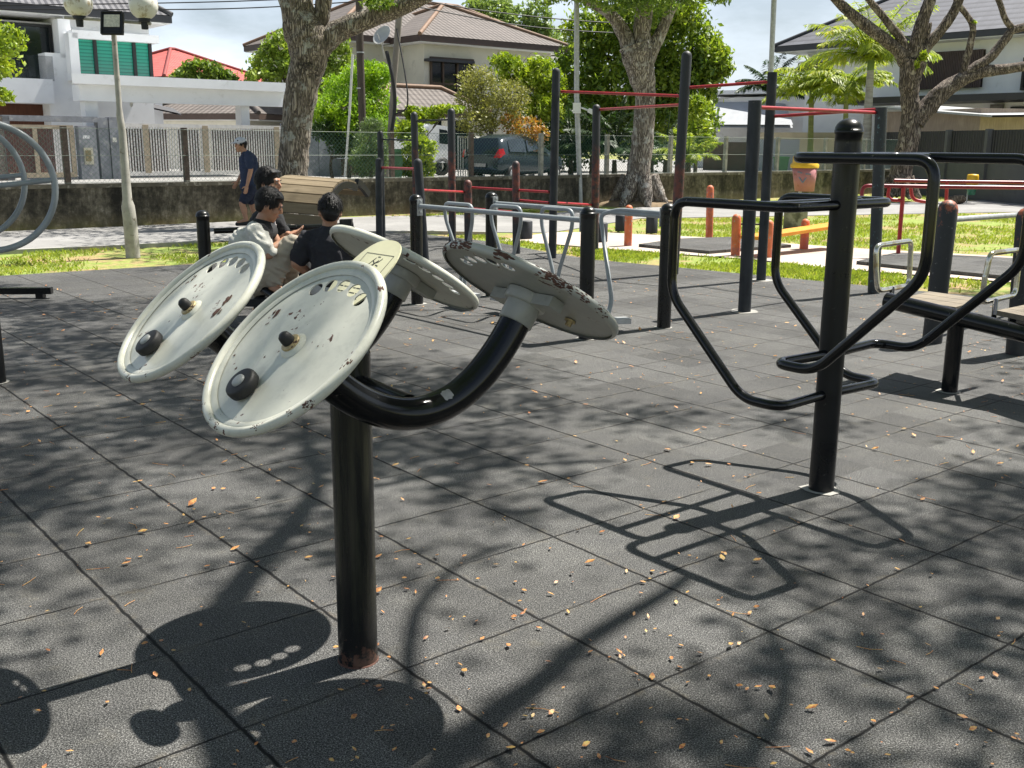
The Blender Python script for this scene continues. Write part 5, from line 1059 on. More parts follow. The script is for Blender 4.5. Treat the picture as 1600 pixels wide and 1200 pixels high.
tree('slender_tree', 'tall pale loose leaved tree rising behind the brown roof', 'tree', 60, (800, 262), (790, 60), [(770, 20, 40, 26), (800, 45, 44, 34), (745, 12, 20, 14), (815, 85, 40, 26), (780, 70, 24, 20), (840, 30, 24, 30), (850, 60, 30, 20)], 8500, 0.26, leafmat('pale loose leaves', [(0.08, 0.14, 0.04), (0.17, 0.25, 0.07), (0.27, 0.36, 0.11), (0.38, 0.44, 0.16)]), bd_, .18, gap=.58, gs=.55)
tree('shade_tree', 'big dense leafy tree behind the flaking trunk', 'tree', 43, (1010, 262), (1005, 120), [(925, 50, 44, 40), (985, 60, 60, 50), (1060, 70, 62, 50), (1105, 95, 38, 34), (905, 110, 40, 44), (975, 140, 62, 46), (1070, 140, 54, 44), (1030, 15, 66, 36), (920, 175, 46, 40), (1010, 190, 60, 36), (1085, 190, 40, 30), (1128, 108, 20, 12)], 24000, 0.26, leafmat('dense shade tree leaves', [(0.035, 0.075, 0.012), (0.11, 0.18, 0.024), (0.25, 0.33, 0.035), (0.45, 0.46, 0.06)], .9, .45), bd_, .26, aspect=2.3, gap=.36, gs=.5)
tree('light_shrub', 'pale yellow green shrub right of the flaking tree trunk', 'shrub', 34.5, (1085, 276), (1085, 200), [(1090, 170, 22, 22), (1085, 200, 26, 18), (1100, 222, 20, 14), (1075, 235, 24, 20)], 3000, 0.2, LY, bd_, .06, aspect=3.6, gap=.5)
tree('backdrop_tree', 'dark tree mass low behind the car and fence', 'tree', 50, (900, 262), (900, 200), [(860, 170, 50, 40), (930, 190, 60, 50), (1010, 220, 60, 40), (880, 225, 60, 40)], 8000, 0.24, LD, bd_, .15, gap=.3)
def palm(name, lab, Y, base, top, nf, L, m, trunk_m, r=0.11, droop=0.9, zg=0.2, group=None, lift=0.75, cat='palm', leaf=0.5, crownshaft=True, seed=1):
    rr = np.random.default_rng(seed); s_ = Y/F; g = D(base[0], base[1], Y); g[2] = zg; t_ = D(top[0], top[1], Y); root = thing(name, lab, cat, g, group)
    b = MB(); pts = [g+(t_-g)*k/10+np.array([0, 0, 0.0]) for k in range(11)]; rad = [r*(1.25-0.4*k/10)*(1+0.06*(k % 2)) for k in range(11)]; b.tube(pts, rad, 12); b.build('trunk', trunk_m, root)
    if crownshaft: b = MB(); b.tube([t_-Z*0.1, t_+Z*L*s_*0.10, t_+Z*L*s_*0.24], [r*0.8, r*0.9, r*0.35], 10); b.build('crownshaft', pm('green crownshaft', (0.16, 0.24, 0.05), 0.2, 4, 0.5) if 'green crownshaft' not in bpy.data.materials else bpy.data.materials['green crownshaft'], root)
    Ls = L*s_
    for k in range(nf):
        az = 2*math.pi*(k+rr.uniform(-.3, .3))/nf; el = rr.uniform(0.15, 1.25)*lift; h = np.array([math.cos(az), math.sin(az), 0]); b = MB(); pts = []; ln = Ls*rr.uniform(0.8, 1.1)
        p = t_+Z*Ls*0.15; d_ = h*math.cos(el)+Z*math.sin(el)
        for j in range(13): pts.append(p.copy()); p = p+d_*ln/12; d_ = nrm(d_-Z*droop*0.17*(0.5+j/12))
        b.tube(pts, lerp_list([0.035, 0.006], 13), 5)
        for j in range(1, 13):
            for u_ in np.linspace(0, 1, 5)[:-1]:
                q = pts[j-1]+(pts[j]-pts[j-1])*u_; tt = nrm(pts[j]-pts[j-1]); sd = nrm(np.cross(tt, Z)); ll = Ls*leaf*math.sin(math.pi*min(1, (j+u_)/13*0.9+0.1))**0.7
                for sg in (1, -1):
                    e = q+(sd*sg*0.75+tt*0.55-Z*rr.uniform(0.15, 0.75))*ll*0.55*rr.uniform(.8, 1.1); w_ = nrm(np.cross(e-q, Z))*0.032*(Y/40); mid_ = (q+e)/2+Z*ll*0.06
                    b.add([q, mid_+w_, e, mid_-w_], [(0, 1, 2, 3)])
        b.build('frond', m, root)
M['palm_trunk'] = pm('ringed palm trunk', (0.36, 0.34, 0.29), 0.25, 3, 0.8, stretch=(1, 1, 6)); M['palm_green'] = pm('green palm stem', (0.22, 0.24, 0.07), 0.2, 3, 0.7, stretch=(1, 1, 5))
palm('palm_tree', 'slim palm left of the other two, before the charcoal roof eave', 48, (1266, 262), (1268, 150), 26, 88, LP, M['palm_green'], .12, 0.7, seed=3, group='palms by the white house'); palm('palm_tree', 'shorter middle palm with dark green stem', 46, (1321, 262), (1322, 150), 24, 80, LP, M['palm_green'], .11, 0.75, seed=5, group='palms by the white house'); palm('palm_tree', 'tallest palm with yellow fronds just left of the bare pollarded tree', 41, (1352, 262), (1360, 110), 30, 116, LP, M['palm_trunk'], .15, 0.62, seed=9, group='palms by the white house', lift=0.95)
palm('palm_tree', 'young palm with green crown nearest the sky, above the low white building', 56, (1205, 262), (1202, 150), 16, 62, LPd, M['palm_green'], .1, .6, seed=12, group='palms by the white house', lift=1.0)
for k, (x, y, Y_, L_) in enumerate(((892, 268, 40, 70), (925, 262, 39.5, 85), (960, 268, 39, 90), (1040, 268, 38, 80), (1075, 272, 31.5, 62))):
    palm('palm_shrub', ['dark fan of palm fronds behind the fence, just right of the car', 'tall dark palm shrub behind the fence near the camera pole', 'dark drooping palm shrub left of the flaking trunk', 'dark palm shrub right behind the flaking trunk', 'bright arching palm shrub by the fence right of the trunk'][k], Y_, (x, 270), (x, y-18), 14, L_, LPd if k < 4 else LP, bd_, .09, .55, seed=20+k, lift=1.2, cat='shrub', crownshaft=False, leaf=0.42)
# ---- three big trees of the park
def big_tree(name, lab, Y, limbs, m, blobs, n, size, lm, extra=None, zg=0.0):
    s_ = Y/F; x0, y0 = limbs[0][0][0][:2]; g = D(x0, y0, Y); g[2] = zg; root = thing(name, lab, 'tree', g)
    first = True
    for pts, rad in limbs:
        P = smooth_path([D(p[0], p[1], Y+(p[2] if len(p) > 2 else 0)) for p in pts], 7); R_ = lerp_list([q*s_ for q in rad], len(P)); b = MB(); b.tube(P, R_, 26 if first else 14, wob=0.13 if first else 0.15)
        if first:                                  # buttress roots
            for k in range(7):
                a = 2*math.pi*k/7+0.4; d_ = np.array([math.cos(a), math.sin(a), 0]); b.tube(smooth_path([P[0]+Z*R_[0]*1.3+d_*R_[0]*.55, P[0]+Z*R_[0]*.45+d_*R_[0]*1.0, P[0]-Z*0.05+d_*R_[0]*1.55], 4), lerp_list([R_[0]*.42, R_[0]*.36, R_[0]*.12], 9), 8, wob=.15)
        b.build('trunk' if first else 'limb', m, root); first = False
    if n:
        B_ = [(D(b_[0], b_[1], Y+b_[4]) if len(b_) > 4 else D(b_[0], b_[1], Y), (b_[2]*s_, b_[2]*s_, b_[3]*s_)) for b_ in blobs]; leaf_mesh('crown', blob_pts(B_, n, .5, .5, .3), size, lm, root, 2.4, .5)
    return root
big_tree('leaning_tree', 'big leaning trunk with rough bark and a thick forked limb left of the brown roof', 18.9,
    [([(456, 350), (456, 300), (459, 240), (464, 190), (474, 130), (482, 85), (478, 55), (466, 20), (458, -25), (450, -90)], [32, 24, 22, 23, 24, 29, 32, 26, 24, 18]),
     ([(488, 92), (503, 70), (530, 48), (580, 27), (640, 2), (720, -40, -.3), (820, -110, -.6)], [19, 18, 16, 15, 14, 12, 9]), ([(486, 70), (500, 40), (506, 5), (520, -60)], [8, 11, 12, 12])], M['bark_grey'],
    [(430, -190, 190, 60, 1), (620, -200, 180, 60, -2), (800, -180, 150, 50, -1), (250, -210, 150, 50, 2), (862, -8, 26, 14, -1.5), (838, -18, 22, 14, -1.5), (590, 5, 26, 9, -.4)], 15000, 0.12, LG)
big_tree('flaking_tree', 'thick grey trunk with flaking bark standing in front of the dense green tree', 26.0,
    [([(999, 319), (997, 300), (997, 270), (1003, 230), (1006, 190), (1008, 155), (1003, 120), (996, 85), (992, 70)], [31, 23, 18.5, 17, 16, 15, 19, 25, 24]),
     ([(988, 85), (975, 52), (953, 22), (918, 0), (860, -40)], [15, 11, 8.5, 7, 6]), ([(1003, 90), (1003, 50), (1006, 20), (1004, -40)], [17, 13, 13, 11]), ([(1008, 95), (1024, 68), (1038, 40), (1050, 10), (1080, -50)], [14, 10, 8, 8, 6])], M['bark_pale'],
    [(960, 2, 40, 14, -1), (1020, 8, 44, 16, -1), (1075, -6, 40, 14, .5), (1120, -4, 28, 10, .5), (905, -6, 36, 12, -1), (1010, 32, 20, 12, .5), (900, -140, 150, 60, 0), (1080, -150, 150, 60, 0), (1000, -60, 160, 40, 0)], 15000, 0.15, LG)
big_tree('pollarded_tree', 'bare pollarded tree with forked limbs in front of the charcoal roofed house', 29.0,
    [([(1404, 306), (1405, 285), (1412, 250), (1420, 215), (1424, 180), (1421, 150), (1422, 120), (1428, 95)], [21, 16.5, 15.5, 15.5, 15, 13, 16, 19]),
     ([(1430, 192), (1445, 172), (1470, 146), (1500, 126), (1532, 113), (1570, 108), (1640, 98)], [14, 14, 14, 11, 9, 8, 7]), ([(1502, 124), (1522, 106), (1547, 90), (1572, 60), (1586, 46), (1640, 34)], [9, 7.5, 7, 6.5, 6, 5]), ([(1505, 122), (1508, 100), (1517, 65), (1519, 38), (1497, 5), (1480, -30)], [6, 5.5, 5, 4.5, 4, 3]), ([(1586, 48), (1572, 32), (1560, 0), (1540, -40)], [5, 4.5, 4, 3]),
     ([(1416, 98), (1398, 74), (1350, 38), (1312, 5), (1270, -40)], [11, 9, 8.5, 7, 5]), ([(1420, 88), (1408, 62), (1390, 38), (1360, 2), (1330, -40)], [8, 6.5, 6, 5, 4]), ([(1428, 92), (1433, 66), (1444, 25), (1453, 0), (1465, -50)], [12, 11, 9, 9, 7]), ([(1434, 92), (1452, 68), (1476, 40), (1492, 15), (1510, -30)], [9, 8, 7.5, 7, 6]), ([(1446, 60), (1452, 40), (1452, 36)], [5, 4, 3])],
    barkmat('blackened pale bark', (0.025, 0.019, 0.016), (0.12, 0.092, 0.07), (0.32, 0.26, 0.21), (0.40, 0.35, 0.28)), [(1520, 35, 5, 3, 0), (1443, 88, 6, 8, -.3), (1432, 100, 5, 8, -.3)], 260, 0.10, LY)
# dirt mound at the flaking tree
c_ = G(1003, 320); b = MB(); b.ell(c_-Z*.1, (1.25, .8, .26), 24, 10); b.build('soil', pm('bare soil', (0.20, 0.145, 0.085), 0.35, 6, 0.95, .6, 20), kind='structure')

# ---- spreading tree beside the rubber floor: stands right of the view and shades it
root = thing('spreading_tree', 'wide spreading tree whose branches shade the rubber floor', 'tree', (5.6, 1.2, 0))
b = MB(); tk = smooth_path([(5.6, 1.2, -0.1), (5.5, 1.3, 1.6), (5.3, 1.5, 3.4), (4.9, 1.9, 4.6)], 6); b.tube(tk, lerp_list([0.42, 0.31, 0.26, 0.22], len(tk)), 20, wob=.12); b.build('trunk', M['bark_grey'], root)
def up(px, z): return G(*px)+SUN*z
brs = [([(475, 655), (480, 700), (497, 748), (478, 790), (440, 838), (395, 890), (345, 970), (330, 1100), (420, 1300)], 6.0, (.03, .075), 1), ([(500, 748), (585, 758), (680, 742), (800, 727), (960, 720)], 6.1, (.028, .016), 0),
       ([(1075, 900), (1035, 930), (920, 998), (850, 1060), (770, 1120), (690, 1200), (640, 1280)], 6.0, (.03, .065), 1), ([(1195, 975), (1225, 1040), (1215, 1120), (1160, 1200), (1130, 1280)], 6.0, (.025, .045), 1), ([(800, 850), (740, 870), (700, 895), (655, 950), (640, 1010), (645, 1090), (690, 1200)], 6.1, (.018, .035), 0)]
for pts, z_, (ra, rb), link in brs:
    P = smooth_path([up(p, z_+0.25*math.sin(k*1.3)) for k, p in enumerate(pts)], 6); b = MB(); b.tube(P, lerp_list([ra, rb], len(P)), 8, wob=.1); b.build('limb', M['bark_grey'], root)
    if link: q = tk[-1]; e = P[-1]; P2 = smooth_path([q, (q+e)/2+Z*0.4, e], 7); b = MB(); b.tube(P2, lerp_list([0.17, 0.11, rb], len(P2)), 10, wob=.1); b.build('limb', M['bark_grey'], root)
def cover(x, y, gx=0, gy=0):
    c = 0.74
    if y < 640: c = 0.52
    if x > 880 and y < 640: c = 0.06+0.0006*max(0, y-560)
    if x > 1500 and y < 700: c = 0.24
    if 640 < y < 820 and x > 1050: c = 0.52
    if x < 880 and y < 470: c = 0.24
    if x < 420 and 740 < y < 900: c = 0.42
    if 560 < x < 900 and 430 < y < 560: c = 0.2
    if 350 < x < 620 and 330 < y < 560: c = 0.14     # boys sit in the sun
    if 850 < x < 1500 and 690 < y < 960: c = 0.36
    if y > 1000 and x > 900: c = 0.60
    if -1.9 < gx < 0.1 and 1.55 < gy < 3.3: c = 0.20
    if y > 1210 or x > 1640 or x < -60: c = 0.72
    return c
cl = []; tries = 0
while tries < 5200:
    tries += 1; gx, gy = rnd.uniform(-8, 9), rnd.uniform(-5, 13); a_ = pj_px = None
    q = np.array([gx, gy, 0])-E0; w_ = q@FW
    px = (800+F*(q@R2)/w_, 600-F*(q@U2)/w_) if w_ > 0.3 else (800, 1300)
    dens = mnoise.noise((gx*0.75, gy*0.75, 3.3))*0.5+0.5+mnoise.noise((gx*2.1, gy*2.1, 7.7))*0.18
    cv = cover(*px, gx, gy)
    if dens > 1-cv*1.12 and rnd.uniform() < 0.8: cl.append(np.array([gx, gy, 0])+SUN*rnd.uniform(6.0, 9.8))
print('canopy clumps', len(cl))
pts = []
for c in cl:
    r_ = rnd.uniform(.12, .42); k = int(75*(r_/0.3)**1.6)+10; d = rnd.normal(size=(k, 3))*np.array([r_, r_, r_*0.5])*0.6; pts.append(c+d)
leaf_mesh('crown', np.concatenate(pts), 0.085, LG, root, 1.9, .75)

# ---- grass tufts and fallen leaves
def in_poly(x, y, P):
    c = False; j = len(P)-1
    for i in range(len(P)):
        if (P[i][1] > y) != (P[j][1] > y) and x < (P[j][0]-P[i][0])*(y-P[i][1])/(P[j][1]-P[i][1])+P[i][0]: c = not c
        j = i
    return c
def area_sample(poly_px, n, pw=1.0):
    W = [G(*p)[:2] for p in poly_px]; xs = [p[0] for p in W]; ys = [p[1] for p in W]; out = []
    while len(out) < n:
        x, y = rnd.uniform(min(xs), max(xs)), rnd.uniform(min(ys), max(ys))
        if in_poly(x, y, W): out.append((x, y, 0))
    return np.array(out)
def blades(name, pts, h, m, zb=-0.02):
    n = len(pts); az = rnd.uniform(0, 2*math.pi, n); d = np.stack([np.cos(az), np.sin(az), np.zeros(n)], 1); w = np.stack([-np.sin(az), np.cos(az), np.zeros(n)], 1); hh = (h*rnd.uniform(.45, 1.3, n))[:, None]; P = pts+Z*zb
    wd = 0.006+0.004*rnd.uniform(0, 1, n)[:, None]; mid = P+Z*hh*0.6+d*hh*0.25; tip = P+Z*hh+d*hh*0.8
    vs = np.stack([P-w*wd, P+w*wd, mid+w*wd*.8, tip, mid-w*wd*.8], 1).reshape(-1, 3); me = bpy.data.meshes.new(name)
    me.from_pydata(vs.tolist(), [], [(5*i, 5*i+1, 5*i+2, 5*i+3, 5*i+4) for i in range(n)]); me.materials.append(m); o = bpy.data.objects.new(name, me); COL.objects.link(o); o['kind'] = 'stuff'; return o
GR = leafmat('lawn blades', [(0.13, 0.19, 0.022), (0.25, 0.32, 0.045), (0.38, 0.44, 0.075), (0.52, 0.48, 0.14)], 0.7, .35)
gp_ = [area_sample([(-40, 397), (160, 388), (330, 380), (420, 378), (400, 404), (312, 409), (-40, 431)], 5200),
       area_sample([(664, 364), (760, 368), (872, 384), (1040, 395), (1180, 404), (1290, 418), (1620, 445), (1620, 470), (1290, 438), (1030, 413), (930, 404), (772, 377)], 12000),
       area_sample([(944, 361), (1000, 343), (1300, 337), (1620, 333), (1620, 400), (1320, 385), (1102, 369)], 22000), area_sample([(1040, 321), (1300, 316), (1620, 308), (1620, 290), (1420, 292), (1300, 309), (1080, 316)], 5000), area_sample([(560, 338), (860, 330), (880, 326), (560, 342)], 1500)]
keep = np.concatenate(gp_); k_ = np.array([mnoise.noise((p[0]*.9, p[1]*.9, 1.7))+.5*mnoise.noise((p[0]*3.1, p[1]*3.1, 5.7)) > (-0.08 if p[0] > -2 else 0.10)+0.12*rnd.normal() for p in keep]); blades('grass', keep[k_], 0.045, GR)
LV = leafmat('dry fallen leaf', [(0.18, 0.06, 0.03), (0.40, 0.14, 0.055), (0.54, 0.25, 0.08), (0.58, 0.40, 0.13), (0.60, 0.50, 0.09)], 9.0, .1)
b = MB(); k = 0
while k < 3600:
    x, y = rnd.uniform(-6, 6.5), 1.2+rnd.uniform(0, 1)**1.5*10.5
    if mnoise.noise((x*.8, y*.8, 4.4)) < rnd.uniform(-.7, .35): continue
    k += 1
    if rnd.uniform() < 0.34:
        o_ = G(1015, 905); q_ = np.array([x, y, 0])-o_; pu, pv = q_@U, q_@V; ax_ = rnd.integers(2)
        if ax_: pv = round(pv/0.5)*0.5+rnd.normal()*.010
        else: pu = round(pu/0.5)*0.5+rnd.normal()*.010
        x, y, _ = o_+U*pu+V*pv
    a = rnd.uniform(0, 2*math.pi); L_ = rnd.choice([.005, .008, .011, .015, .020], p=[.34, .30, .20, .11, .05])*rnd.uniform(.7, 1.25); W_ = L_*rnd.uniform(.38, .6); d_ = np.array([math.cos(a), math.sin(a), rnd.uniform(-.1, .25)]); w_ = np.array([-math.sin(a), math.cos(a), rnd.uniform(-.2, .2)]); c = np.array([x, y, .006+L_*.2]); cu_ = rnd.uniform(0, .7)*L_
    b.add([c-d_*L_, c-d_*L_*.3+w_*W_+Z*cu_*.6, c+d_*L_*.5+w_*W_*.7+Z*cu_*.6, c+d_*L_+Z*cu_, c+d_*L_*.5-w_*W_*.7+Z*cu_*.4, c-d_*L_*.3-w_*W_+Z*cu_*.4], [(0, 1, 2, 3, 4, 5)])
for k in range(120):
    x, y = rnd.normal(.05, .5), abs(rnd.normal(2.6, .5))+.1; a = rnd.uniform(0, 6.3); L_ = rnd.uniform(.005, .013); W_ = L_*rnd.uniform(.4, .6); d_ = np.array([math.cos(a), math.sin(a), rnd.uniform(-.05, .3)]); w_ = np.array([-math.sin(a), math.cos(a), rnd.uniform(-.2, .2)]); c = np.array([x, y, .006+L_*.2])
    b.add([c-d_*L_, c-d_*L_*.3+w_*W_+Z*L_*.3, c+d_*L_*.5+w_*W_*.7+Z*L_*.3, c+d_*L_+Z*L_*.2, c+d_*L_*.5-w_*W_*.7+Z*L_*.1, c-d_*L_*.3-w_*W_], [(0, 1, 2, 3, 4, 5)])
for k in range(330):
    x, y = rnd.uniform(-4, 5), 1.2+rnd.uniform(0, 1)**1.5*8; a = rnd.uniform(0, 6.3); L_ = rnd.uniform(.015, .045); d_ = np.array([math.cos(a), math.sin(a), 0]); w_ = np.array([-math.sin(a), math.cos(a), 0]); c = np.array([x, y, .004]); b.tube([c-d_*L_, c+w_*L_*rnd.uniform(-.25, .25), c+d_*L_], 0.0011, 4)
b.build('fallen_leaves', LV, kind='stuff')
# ================================================================== PEOPLE
SKIN = pm('warm brown skin', (0.40, 0.215, 0.135), 0.08, 14, 0.5); SKIN.node_tree.nodes['Principled BSDF'].inputs['Subsurface Weight'].default_value = 0.08
HAIR = pm('black hair', (0.008, 0.007, 0.007), 0.3, 60, 0.5, 0.8, 220, stretch=(1, 1, .4), spec=.35); EYEW = pm('eye white', (0.28, 0.25, 0.23), 0.02, 9, 0.3); EYED = pm('dark iris and brow', (0.012, 0.009, 0.008), 0.1, 9, 0.4); LIP = pm('lips', (0.28, 0.10, 0.08), 0.1, 9, 0.5)
def fabric(name, c, var=0.12): return pm(name, c, var, 7, 0.9, 0.5, 14, bdist=0.02)
class Flesh(MB):
    def cap(s, p, q, r0, r1, seg=12):
        p, q = np.array(p, float), np.array(q, float); s.tube([p, p*.66+q*.34, p*.33+q*.67, q], [r0, r0*.72+r1*.28+.002, r0*.3+r1*.7+.001, r1], seg); s.ell(p, (r0,)*3, seg, 7); s.ell(q, (r1,)*3, seg, 7); return s
    def chain(s, pts, rs):
        for k in range(len(pts)-1): s.cap(pts[k], pts[k+1], rs[k], rs[k+1])
        return s
    def hand(s, wrist, d, n, curl=0.5, side=1):
        d, n = nrm(d), nrm(n); t_ = nrm(np.cross(n, d))*side; w = np.array(wrist, float); pc = w+d*.045; s.ell(pc, (.038, .048, .014), 12, 8, (t_, d, n))
        for k, (o_, L_) in enumerate(((-.027, .062), (-.009, .074), (.009, .07), (.026, .056))):
            a = w+d*.082+t_*o_; dd = d; pts = [a]
            for j in range(3): dd = nrm(dd-n*curl*(.6+.25*j)); pts.append(pts[-1]+dd*L_*(.45, .32, .23)[j])
            s.chain(pts, [.0088, .0084, .0078, .0066])
        a = w+d*.03-t_*.034; d2 = nrm(d*.7-t_*.75-n*.2); s.chain([a, a+d2*.034, a+d2*.034+nrm(d*.9-t_*.25-n*curl*.5)*.03], [.011, .0098, .0082]); return s
    def head(s, c, f, u, k=1.0):
        f = nrm(f); u = nrm(u-f*np.dot(u, f)); r = np.cross(f, u); A = (r, f, u); c = np.array(c, float)
        s.ell(c+u*.012*k-f*.006*k, (.077*k, .096*k, .108*k), 20, 14, A); s.ell(c-u*.062*k+f*.030*k, (.057*k, .062*k, .060*k), 16, 10, A); s.ell(c-u*.10*k+f*.066*k, (.026*k, .022*k, .020*k), 12, 8, A)
        s.ell(c+f*.098*k-u*.022*k, (.015*k, .020*k, .014*k), 10, 8, A); s.cap(c+f*.090*k+u*.012*k, c+f*.106*k-u*.020*k, .008*k, .011*k, 8)
        s.ell(c+f*.080*k+u*.030*k, (.052*k, .016*k, .012*k), 14, 8, A); s.ell(c+f*.082*k-u*.062*k, (.026*k, .014*k, .012*k), 10, 8, A)
        for g in (1, -1): s.ell(c+r*g*.078*k-u*.012*k-f*.008*k, (.011*k, .021*k, .033*k), 10, 8, A); s.ell(c+r*g*.046*k+f*.058*k-u*.028*k, (.026*k, .03*k, .026*k), 10, 8, A)
        return A
    def fuse(s, name, m, parent, vox=0.009, it=4, fold=0.0):
        o = s.build(name, m, parent); rm = o.modifiers.new('r', 'REMESH'); rm.mode = 'VOXEL'; rm.voxel_size = vox; rm.use_smooth_shade = True; sm = o.modifiers.new('s', 'SMOOTH'); sm.factor = .5; sm.iterations = it
        bpy.context.view_layer.update(); dg = bpy.context.evaluated_depsgraph_get(); me = bpy.data.meshes.new_from_object(o.evaluated_get(dg)); o.modifiers.clear(); old = o.data; o.data = me; bpy.data.meshes.remove(old); me.name = name
        for p in me.polygons: p.use_smooth = True
        if fold:
            dv = []
            for v_ in me.vertices:
                q = v_.co; a_ = mnoise.noise((q.x*9+q.z*14, q.y*9-q.z*10, q.z*5)); a_ = (abs(a_)*2-.45)+.5*mnoise.noise((q.x*27, q.y*27, q.z*20)); dv.append(q+v_.normal*a_*fold)
            for v_, q in zip(me.vertices, dv): v_.co = q
            me.update()
        return o
def face_bits(root, c, A, k=1.0, eyes_down=0.0):
    r, f, u = A; c = np.array(c, float); w = MB(); d = MB()
    for g in (1, -1):
        e = c+r*g*.032*k+f*.0895*k+u*.004*k; w.ell(e-f*.004*k, (.0125*k, .008*k, .007*k), 10, 7, A); d.ell(e+f*.002*k-u*.001*k, (.006*k, .0045*k, .006*k), 8, 6, A)
        d.tube([e+u*.020*k-r*g*.016*k+f*.006*k, e+u*.025*k+f*.006*k, e+u*.019*k+r*g*.018*k-f*.006*k], [.004*k, .005*k, .003*k], 6)
    w.build('eye', EYEW, root); d.build('eyebrow', EYED, root)
    b = MB(); b.tube([c-u*.062*k+f*.0955*k-r*.022*k-f*.006*k, c-u*.0605*k+f*.0985*k, c-u*.062*k+f*.0955*k+r*.022*k-f*.006*k], [.003*k, .0055*k, .003*k], 6); b.build('mouth', LIP, root)
def hair(root, c, A, k=1.0, fringe=0.03, seed=1):
    r, f, u = A; c = np.array(c, float); h = Flesh(); rr = np.random.default_rng(seed)
    h.ell(c+u*.032*k-f*.017*k, (.085*k, .097*k, .098*k), 20, 14, A); h.ell(c-f*.050*k-u*.012*k, (.072*k, .056*k, .075*k), 16, 10, A)
    for g in (1, -1): h.cap(c+r*g*.072*k+u*.03*k+f*.014*k, c+r*g*.074*k-u*.012*k+f*.014*k, .016*k, .010*k, 8)
    for i in range(16): x = (i/15-.5)*.13*k; a = c+u*.105*k+r*x*.6+f*.03*k; h.chain([a, c+u*.088*k+r*x+f*.068*k, c+u*(.064-fringe*rr.uniform(0, 1))*k+r*(x*1.0+rr.uniform(-.008, .008))+f*(.084-1.6*x*x/.07)*k], [.012*k, .010*k, .004*k])
    o = h.fuse('hair', HAIR, root, .0065, 3, .006)
    st = MB(); top = c+u*.075*k-f*.03*k
    for i in range(1500):
        d = rr.normal(size=3); d /= np.linalg.norm(d)
        if d[2] < -.35 or (d[1] > .62 and d[2] < .42): continue
        p = c+u*.030*k-f*.017*k+(r*d[0]*.086+f*d[1]*.098+u*d[2]*.100)*k; v_ = nrm(r*d[0]/.086+f*d[1]/.098+u*d[2]/.1); t_ = p-top; t_ = t_-v_*np.dot(t_, v_); t_ = nrm(nrm(t_)+rr.normal(size=3)*.32-u*.15); t_ = nrm(t_-v_*np.dot(t_, v_))
        L_ = rr.uniform(.025, .055)*k; w_ = nrm(np.cross(v_, t_))*.0022*k
        q0, q1, q2 = p-t_*L_*.5-v_*.002, p+v_*rr.uniform(.004, .011)*k, p+t_*L_*.6+v_*rr.uniform(-.002, .014)*k
        st.add([q0-w_, q0+w_, q1+w_, q1-w_, q2], [(0, 1, 2, 3), (3, 2, 4)])
    so = st.build('strands', HAIR, root); bm = bmesh.new(); bm.from_mesh(o.data); bm.from_mesh(so.data); bm.to_mesh(o.data); bm.free(); dd_ = so.data; bpy.data.objects.remove(so); bpy.data.meshes.remove(dd_)
    return o
rt3 = lambda v, w: nrm(np.array(v, float))
# ---- walking man
Ym = 18.35; s_ = Ym/F
def W(x, y, dy=0.0): return D(x, y, Ym+dy)
hip, chest, neck, hc = W(391, 293), W(388, 252), W(383, 238), W(376, 226)
ff = rt3((-0.93, -0.30, 0), 0); rr_ = nrm(np.cross(ff, Z))
gm = W(385, 350); root = thing('person', 'man in navy polo shirt, navy shorts and pale cap walking along the wall', 'person', gm*np.array([1, 1, 0]))
f = Flesh(); f.ell(hip, (.15, .11, .12), 14, 9); f.cap(hip, chest, .125, .145); f.cap(chest, neck, .13, .055); f.cap(neck, hc-Z*.05, .052, .05)
A = f.head(hc, nrm(ff+np.array([0, -.35, -.12])), Z, 1.0)
sh = [chest+Z*.11+rr_*g*.17 for g in (1, -1)]
kn = [W(378, 318, -.12), W(394, 320, .12)]; an = [W(385, 344, -.12), W(401, 344, .16)]; hp = [hip-Z*.03-rr_*.08*1, hip-Z*.03+rr_*.08]
near = 0 if sh[0][1] < sh[1][1] else 1
for i in range(2):
    h_ = hp[i] if (hp[i][1] < hp[1-i][1]) == (kn[i][1] < kn[1-i][1]) else hp[1-i]
    f.chain([h_, kn[i], an[i]], [.085, .055, .036]); f.ell(kn[i]*.55+an[i]*.45-ff*.012, (.05, .05, .09), 10, 8); f.cap(an[i], an[i]+ff*.15-Z*.045, .036, .03)
el = [sh[near]-Z*.25+ff*-.02+rr_*(.05 if near == 0 else -.05), sh[1-near]-Z*.24+ff*.05]; wr = [W(386, 290, -.28), el[1]-Z*.22+ff*.14]
f.chain([sh[near], el[0], wr[0]], [.055, .042, .028]); f.chain([sh[1-near], el[1], wr[1]], [.055, .042, .028]); f.hand(wr[0], nrm(wr[0]-el[0]), nrm(rr_*(1 if near == 0 else -1)), .35); f.hand(wr[1], nrm(wr[1]-el[1]), rr_, .35, -1)
f.fuse('body', SKIN, root, .0085); face_bits(root, hc, A)
f = Flesh(); f.ell(hip+Z*.03, (.185, .145, .13), 16, 10); f.cap(hip+Z*.02, chest, .155, .165); f.cap(chest, neck-Z*.02, .16, .068)
for i, S in enumerate((sh[near], sh[1-near])): f.cap(S-Z*.01, S*.25+el[i]*.75, .078, .07)
f.fuse('polo_shirt', fabric('navy polo cotton', (0.022, 0.034, 0.075)), root, .011, 4, .010)
f = Flesh(); f.ell(hip-Z*.02, (.17, .135, .12), 14, 9)
for i in range(2):
    h_ = hp[i] if (hp[i][1] < hp[1-i][1]) == (kn[i][1] < kn[1-i][1]) else hp[1-i]; f.cap(h_, h_*.3+kn[i]*.7, .108, .092)
f.fuse('shorts', fabric('navy shorts', (0.014, 0.019, 0.042)), root, .011, 4, .009)
